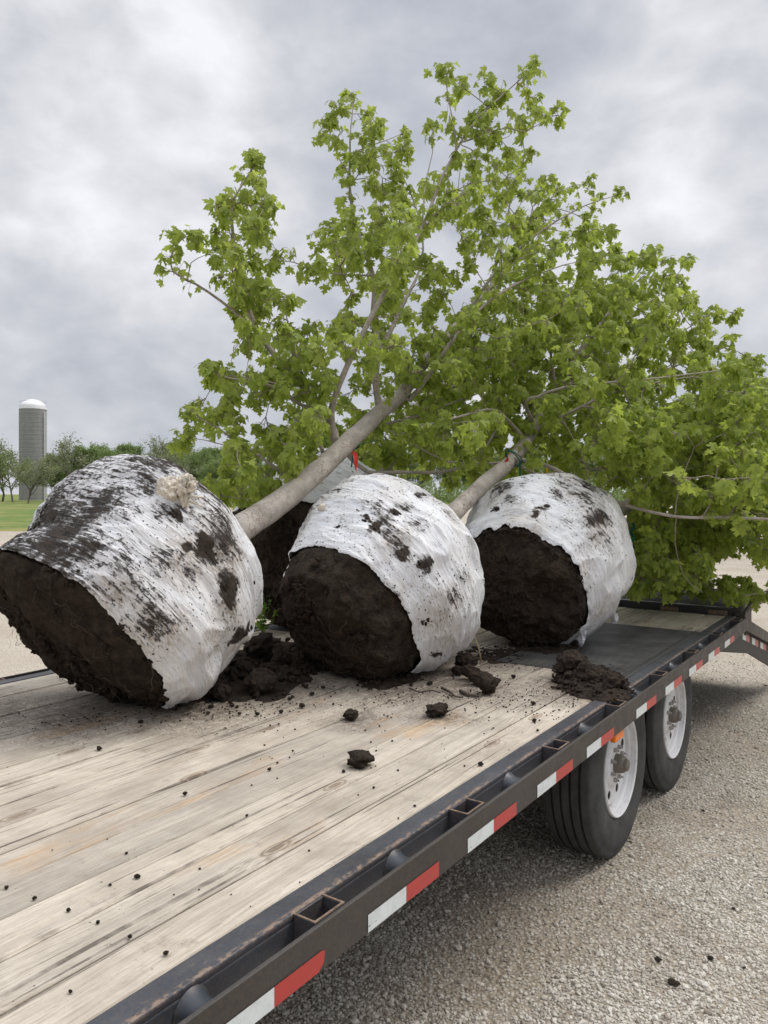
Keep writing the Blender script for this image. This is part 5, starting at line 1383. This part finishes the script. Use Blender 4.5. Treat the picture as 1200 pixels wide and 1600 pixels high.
# ================================================================== BACKGROUND
# silo
S = empty('concrete_silo', (0, 0, 0)); sp = P(51.5, 770, 175); S.location = (sp.x, sp.y, 0)
tag(S, 'tall grey stave silo with a white dome, far off behind the lawn', 'silo')
rs = 20.0/1200*175; hs = (770-640)/1200*175+H
me = bpy.data.meshes.new('silo_wall'); n = 64; vs = []; fs = []; uvs = []
for j in range(2):
    for i in range(n+1): a = 2*math.pi*i/n; vs.append((rs*math.cos(a), rs*math.sin(a), j*hs))
for i in range(n): fs.append((i, i+1, n+2+i, n+1+i)); uvs += [(i/n*18.3, 0), ((i+1)/n*18.3, 0), ((i+1)/n*18.3, hs), (i/n*18.3, hs)]
me.from_pydata(vs, [], fs); uvl = me.uv_layers.new(name='UVMap')
for l, uv in zip(uvl.data, uvs): l.uv = uv
me.materials.append(m_silo()); me.polygons.foreach_set('use_smooth', [True]*len(me.polygons))
o = bpy.data.objects.new('silo_wall', me); COL.objects.link(o); o.parent = S
M['dome'] = m_simple('white_dome_metal', (.72, .72, .73), .4, var=.05)
m = MB(); m.lathe([(0, rs*1.01)]+[(rs*.80*math.sin(a*math.pi/24), rs*1.01*math.cos(a*math.pi/24)) for a in range(1, 13)], 48, 'z'); m.build('dome', M['dome'], S, smooth=True, loc=(0, 0, hs))
m = MB()
for k in range(24): m.lathe([(k*.95+.5, rs+.01), (k*.95+.5, rs+.03), (k*.95+.54, rs+.03), (k*.95+.54, rs+.01)], 48, 'z')
M['hoop'] = m_simple('silo_hoops', (.25, .25, .25), .8); m.build('hoops', M['hoop'], S, loc=(0, 0, 0))
m = MB()
ca = RT*.98+FW*-.2; lc = ca.normalized()*(rs+.25)
for s_ in (-.35, .35): m.tube([Vector((lc.x, lc.y, 0))+FW*s_, Vector((lc.x, lc.y, hs-.5))+FW*s_], .10, 6)
for k in range(40): m.tube([Vector((lc.x, lc.y, .5+k*.47))+FW*-.35, Vector((lc.x, lc.y, .5+k*.47))+FW*.35], .05, 4)
m.build('ladder_chute', M['dome'], S, loc=(0, 0, 0))

# far trees: trunk + limbs + leafy sprays
def far_leaf(name, a, b_): return m_leaf(name, ((0, a), (1.0, b_)), .3, (.25, .33, .08))
M['fl1'] = far_leaf('far_spring_leaf', (.15, .195, .075), (.26, .31, .12))
M['fl2'] = far_leaf('far_green_leaf', (.14, .20, .07), (.23, .30, .10))
M['fl3'] = far_leaf('far_grey_leaf', (.18, .20, .12), (.29, .30, .18))
M['fbark'] = m_simple('far_bark', (.12, .105, .09), .9)
def far_tree_mesh(seed, h, w, dens, leaf, bush=False, upright=False):
    rn = random.Random(seed); tb_ = MB(); lf = MB()
    def rec(p, d, L_, r, lev):
        n = 4; pts = [p]; q = p
        for k in range(n):
            d = (d+Vector((rn.gauss(0, .13), rn.gauss(0, .13), rn.gauss(0, .08)+.03))).normalized(); q = q+d*L_/n; pts.append(q)
        tb_.tube(pts, [r*(1-.55*k/n) for k in range(n+1)], 5 if lev < 2 else 3, cap=False)
        if lev >= 3 or L_ < h*.07:
            for k in range(int(dens*3.6)):
                c = pts[rn.randrange(1, n+1)]+Vector((rn.gauss(0, 1), rn.gauss(0, 1), rn.gauss(0, .8)))*h*.030
                s = rn.uniform(.5, 1.25)*h*.0145; a = Vector((rn.gauss(0, 1), rn.gauss(0, 1), rn.gauss(0, 1))).normalized(); b2 = a.orthogonal().normalized(); b3 = a.cross(b2)
                lf.add([c+b2*s, c+b3*s*.6, c-b2*s*.9, c-b3*s*.6], [(0, 1, 2, 3)])
            return
        nb = rn.choice((3, 4)) if lev else (7 if not bush else 9)
        for k in range(nb):
            t = rn.uniform(.35 if lev else (.30 if not bush else .05), 1.0); a = pts[min(n, int(t*n)+ (0))] if t < 1 else pts[-1]
            i0 = min(n-1, int(t*n)); a = pts[i0].lerp(pts[i0+1], t*n-i0)
            sd = Quaternion(d, rn.random()*6.283)@d.orthogonal().normalized(); sp_ = rn.uniform(.5, 1.0)*(.45 if upright else 1)*w
            nd = (d*1.0+sd*sp_).normalized(); rec(a, nd, L_*rn.uniform(.55, .78), r*.5, lev+1)
        rec(pts[-1], d, L_*.6, r*.45, lev+1)
    rec(Vector((0, 0, -.1)), Vector((rn.gauss(0, .05), rn.gauss(0, .05), 1)).normalized(), h*.46, h*.018, 0)
    return tb_, lf
kinds = []
for i, (seed, h, w, dens, mt, bush, upr) in enumerate(((1, 14, .95, 5, 'fl3', False, False), (2, 12, .9, 16, 'fl2', True, False), (3, 13, .9, 10, 'fl1', False, False), (4, 9, .8, 22, 'fl2', True, True), (5, 14, 1.0, 8, 'fl3', False, False), (6, 10, .9, 15, 'fl1', True, False))):
    kinds.append((far_tree_mesh(seed, h, w, dens, mt, bush, upr), mt, h))
protos = {}
names = ['spreading half bare tree', 'broad leafy green tree', 'loose pale green tree', 'upright bushy green tree', 'wide thinly leafed tree', 'low bushy spring green tree']
def far_tree(u, Z, k, sc, label, grp='far trees along the field edge'):
    p = P(u, 770, Z); (tbm, lfm), mt, h = kinds[k]
    if k not in protos:
        r = empty('field_tree', (p.x, p.y, 0)); a = tbm.build('trunk', M['fbark'], r, loc=(0, 0, 0)); b_ = lfm.build('crown', M[mt], r, loc=(0, 0, 0)); protos[k] = (r, a, b_)
    else:
        r0, a0, b0 = protos[k]; r = r0.copy(); COL.objects.link(r)
        for c in (a0, b0): d = c.copy(); COL.objects.link(d); d.parent = r
    r.location = (p.x, p.y, 0); r.scale = (sc, sc, sc); r.rotation_euler = (0, 0, (u*.37) % 6.28); tag(r, label, 'tree', grp)
# k, pixel height -> scale
def ft(u, top, k, Z, label):
    hh = (770-top)/1200*Z+H; far_tree(u, Z, k, hh/(kinds[k][2]*1.02), label)
ft(4, 676, 4, 150, 'wide thin tree at the left edge of the view, left of the silo')
ft(20, 692, 2, 140, 'loose pale tree just left of the silo foot')
ft(44, 705, 4, 120, 'thin young tree standing in front of the silo')
ft(86, 726, 3, 150, 'low green bush tree just right of the silo')
ft(112, 676, 0, 130, 'half bare spreading tree right of the silo')
ft(140, 692, 3, 135, 'upright dense green tree behind the front root ball')
ft(172, 705, 1, 165, 'distant leafy tree above the front ball, left of its summit')
ft(205, 700, 5, 170, 'distant bushy tree right above the summit of the front ball')
ft(240, 678, 0, 125, 'tall thin crowned tree behind the summit of the front root ball')
ft(275, 690, 4, 120, 'grey green spreading tree behind the knot of the wrap')
ft(300, 700, 1, 130, 'dark leafy tree just right of the knot of the wrap')
ft(335, 712, 1, 110, 'green tree behind the lowest maple sprays at left')
ft(372, 705, 5, 115, 'bushy tree behind the gap left of the big trunk')
tr_x = [(420, 706, 1), (450, 702, 3), (480, 700, 2), (515, 698, 5), (550, 700, 1), (585, 705, 3), (620, 702, 2), (660, 704, 1), (700, 700, 5), (740, 705, 3), (780, 700, 1), (830, 702, 2), (880, 700, 1), (930, 698, 5), (980, 700, 1), (1030, 700, 2), (1075, 698, 1), (1115, 695, 2), (1150, 690, 1), (1185, 688, 5), (1225, 690, 2), (1270, 690, 1), (-50, 700, 1), (-110, 690, 2), (225, 712, 1), (85, 722, 1), (100, 712, 2), (125, 708, 3), (150, 706, 2), (180, 700, 1), (200, 704, 3), (235, 698, 2), (255, 700, 1), (280, 696, 5), (305, 700, 2), (330, 702, 1), (355, 700, 3), (380, 704, 2), (92, 706, 3), (135, 690, 5), (160, 692, 1), (190, 686, 2), (215, 690, 3), (265, 686, 1), (292, 690, 5), (320, 696, 2), (345, 696, 3)]
wt_, wl_ = MB(), {}
for i, (u, tp_, k) in enumerate(tr_x):
    Z = 150+(i*37 % 40); (tbm, lfm), mt, h = kinds[k]; sc = ((770-tp_)/1200*Z+H)/(h*1.02); p = P(u, 770, Z); a = i*1.7; ca_, sa_ = math.cos(a)*sc, math.sin(a)*sc
    tf = lambda q: (p.x+q[0]*ca_-q[1]*sa_, p.y+q[0]*sa_+q[1]*ca_, q[2]*sc)
    wt_.add([tf(q) for q in tbm.v], tbm.f, 0); wt_.add([tf(q) for q in lfm.v], lfm.f, {'fl1': 1, 'fl2': 2, 'fl3': 3}[mt])
# undergrowth filling the foot of the wood
rn = random.Random(31)
for i in range(34000):
    u = rn.uniform(84, 1330); Z = rn.uniform(118, 150); hh = 4.2*(.55+.6*abs(noise.noise(Vector((u*.02, 0, 3))))+.4*noise.noise(Vector((u*.09, 1, 3))))
    if u < 100: hh *= .55
    else: hh *= 1.3
    c = P(u, 770, Z); c.z = rn.random()**1.2*hh; s_ = rn.uniform(.12, .34); n_ = Vector((rn.gauss(0, 1), rn.gauss(0, 1), rn.gauss(0, 1))).normalized(); b2 = n_.orthogonal().normalized(); b3 = n_.cross(b2)
    wt_.add([c+b2*s_, c+b3*s_*.6, c-b2*s_, c-b3*s_*.6], [(0, 1, 2, 3)], 4 if rn.random() < .7 else 2)
M['brush'] = far_leaf('brush_leaf', (.11, .15, .06), (.19, .24, .10))
tag(wt_.build('far_woods', [M['fbark'], M['fl1'], M['fl2'], M['fl3'], M['brush']]), 'distant spring woods and undergrowth beyond the trailer and maple crowns', 'woods', kind='stuff')
# dark earth bank and fence behind the balls
M['bank'] = m_simple('earth_bank_soil', (.10, .072, .05), .95, var=.5, scale=.8, bump=.8, bscale=5)
m = MB(); NX, NY = 80, 16; c0 = P(330, 770, 24); c1 = P(640, 770, 26); ux = (c1-c0)/NX; vy = FW*.35
for j in range(NY+1):
    for i in range(NX+1):
        p = c0+ux*i+vy*(j-NY/2); p.z = 0; e = min(i, NX-i)/10; s_ = math.sin(math.pi*j/NY)
        p.z = max(-.02, s_*min(1, e)*(.95+.8*fbm(Vector((p.x*.6, p.y*.6, 3)), 4)))-.02; m.v.append(tuple(p))
for j in range(NY):
    for i in range(NX): A = j*(NX+1)+i; m.f.append((A, A+1, A+NX+2, A+NX+1)); m.m.append(0)
tag(m.build('earth_bank', M['bank'], smooth=True), 'low dark earth bank behind the trailer left of the big trunk', 'earth bank')
F = empty('wire_fence', P(340, 770, 21)); F.location.z = 0; tag(F, 'dark wire fence with posts in front of the earth bank', 'fence')
M['post'] = m_simple('fence_post', (.05, .045, .04), .9)
fl = [P(340+i*46, 770, 21+i*.3) for i in range(7)]
for p in fl: m = MB(); m.tube([(p.x, p.y, 0), (p.x, p.y, 1.75)], .05, 8); m.build('post', M['post'], F)
m = MB()
for a, b_ in zip(fl, fl[1:]):
    a = Vector((a.x, a.y, 0)); b_ = Vector((b_.x, b_.y, 0)); L_ = (b_-a); n = int(L_.length/.14)
    for k in range(-9, n): 
        for s_ in (1, -1):
            t0, t1 = max(0, k/n), min(1, (k+9)/n); z0 = .2+(t0*n-k)*.14; z1 = .2+(t1*n-k)*.14
            if s_ < 0: z0, z1 = 1.66-z0, 1.66-z1
            m.tube([a+L_*t0+UP*z0, a+L_*t1+UP*z1], .004, 3, cap=False)
m.build('wire_mesh', M['post'], F)
# small green weed showing in the gap between the two near balls
M['weed'] = m_leaf('weed_leaf', ((0, (.10, .20, .04)), (1, (.20, .32, .08))))
rn = random.Random(9); lv = Leaves(); st = MB(); base = deckpt(410, 990, ZD)
for k in range(9):
    e = base+Vector((rn.gauss(0, .05), rn.gauss(0, .05), rn.uniform(.08, .26))); st.tube([base, (base+e)/2+RT*.01, e], [.003, .002, .001], 4, cap=False)
    for q in range(7):
        pp_ = base.lerp(e, .3+.1*q); d = Vector((rn.gauss(0, 1), rn.gauss(0, 1), .5)); lv.leaf(pp_, d, UP, rn.uniform(.02, .035), rn)
w_ = empty('weed', base); m = MB(); m.v = lv.v; m.f = lv.f; m.m = [0]*len(lv.f); m.build('leaves', M['weed'], w_); st.build('stems', M['weed'], w_); tag(w_, 'small green weed between the front and middle root balls', 'weed')
print('all done')
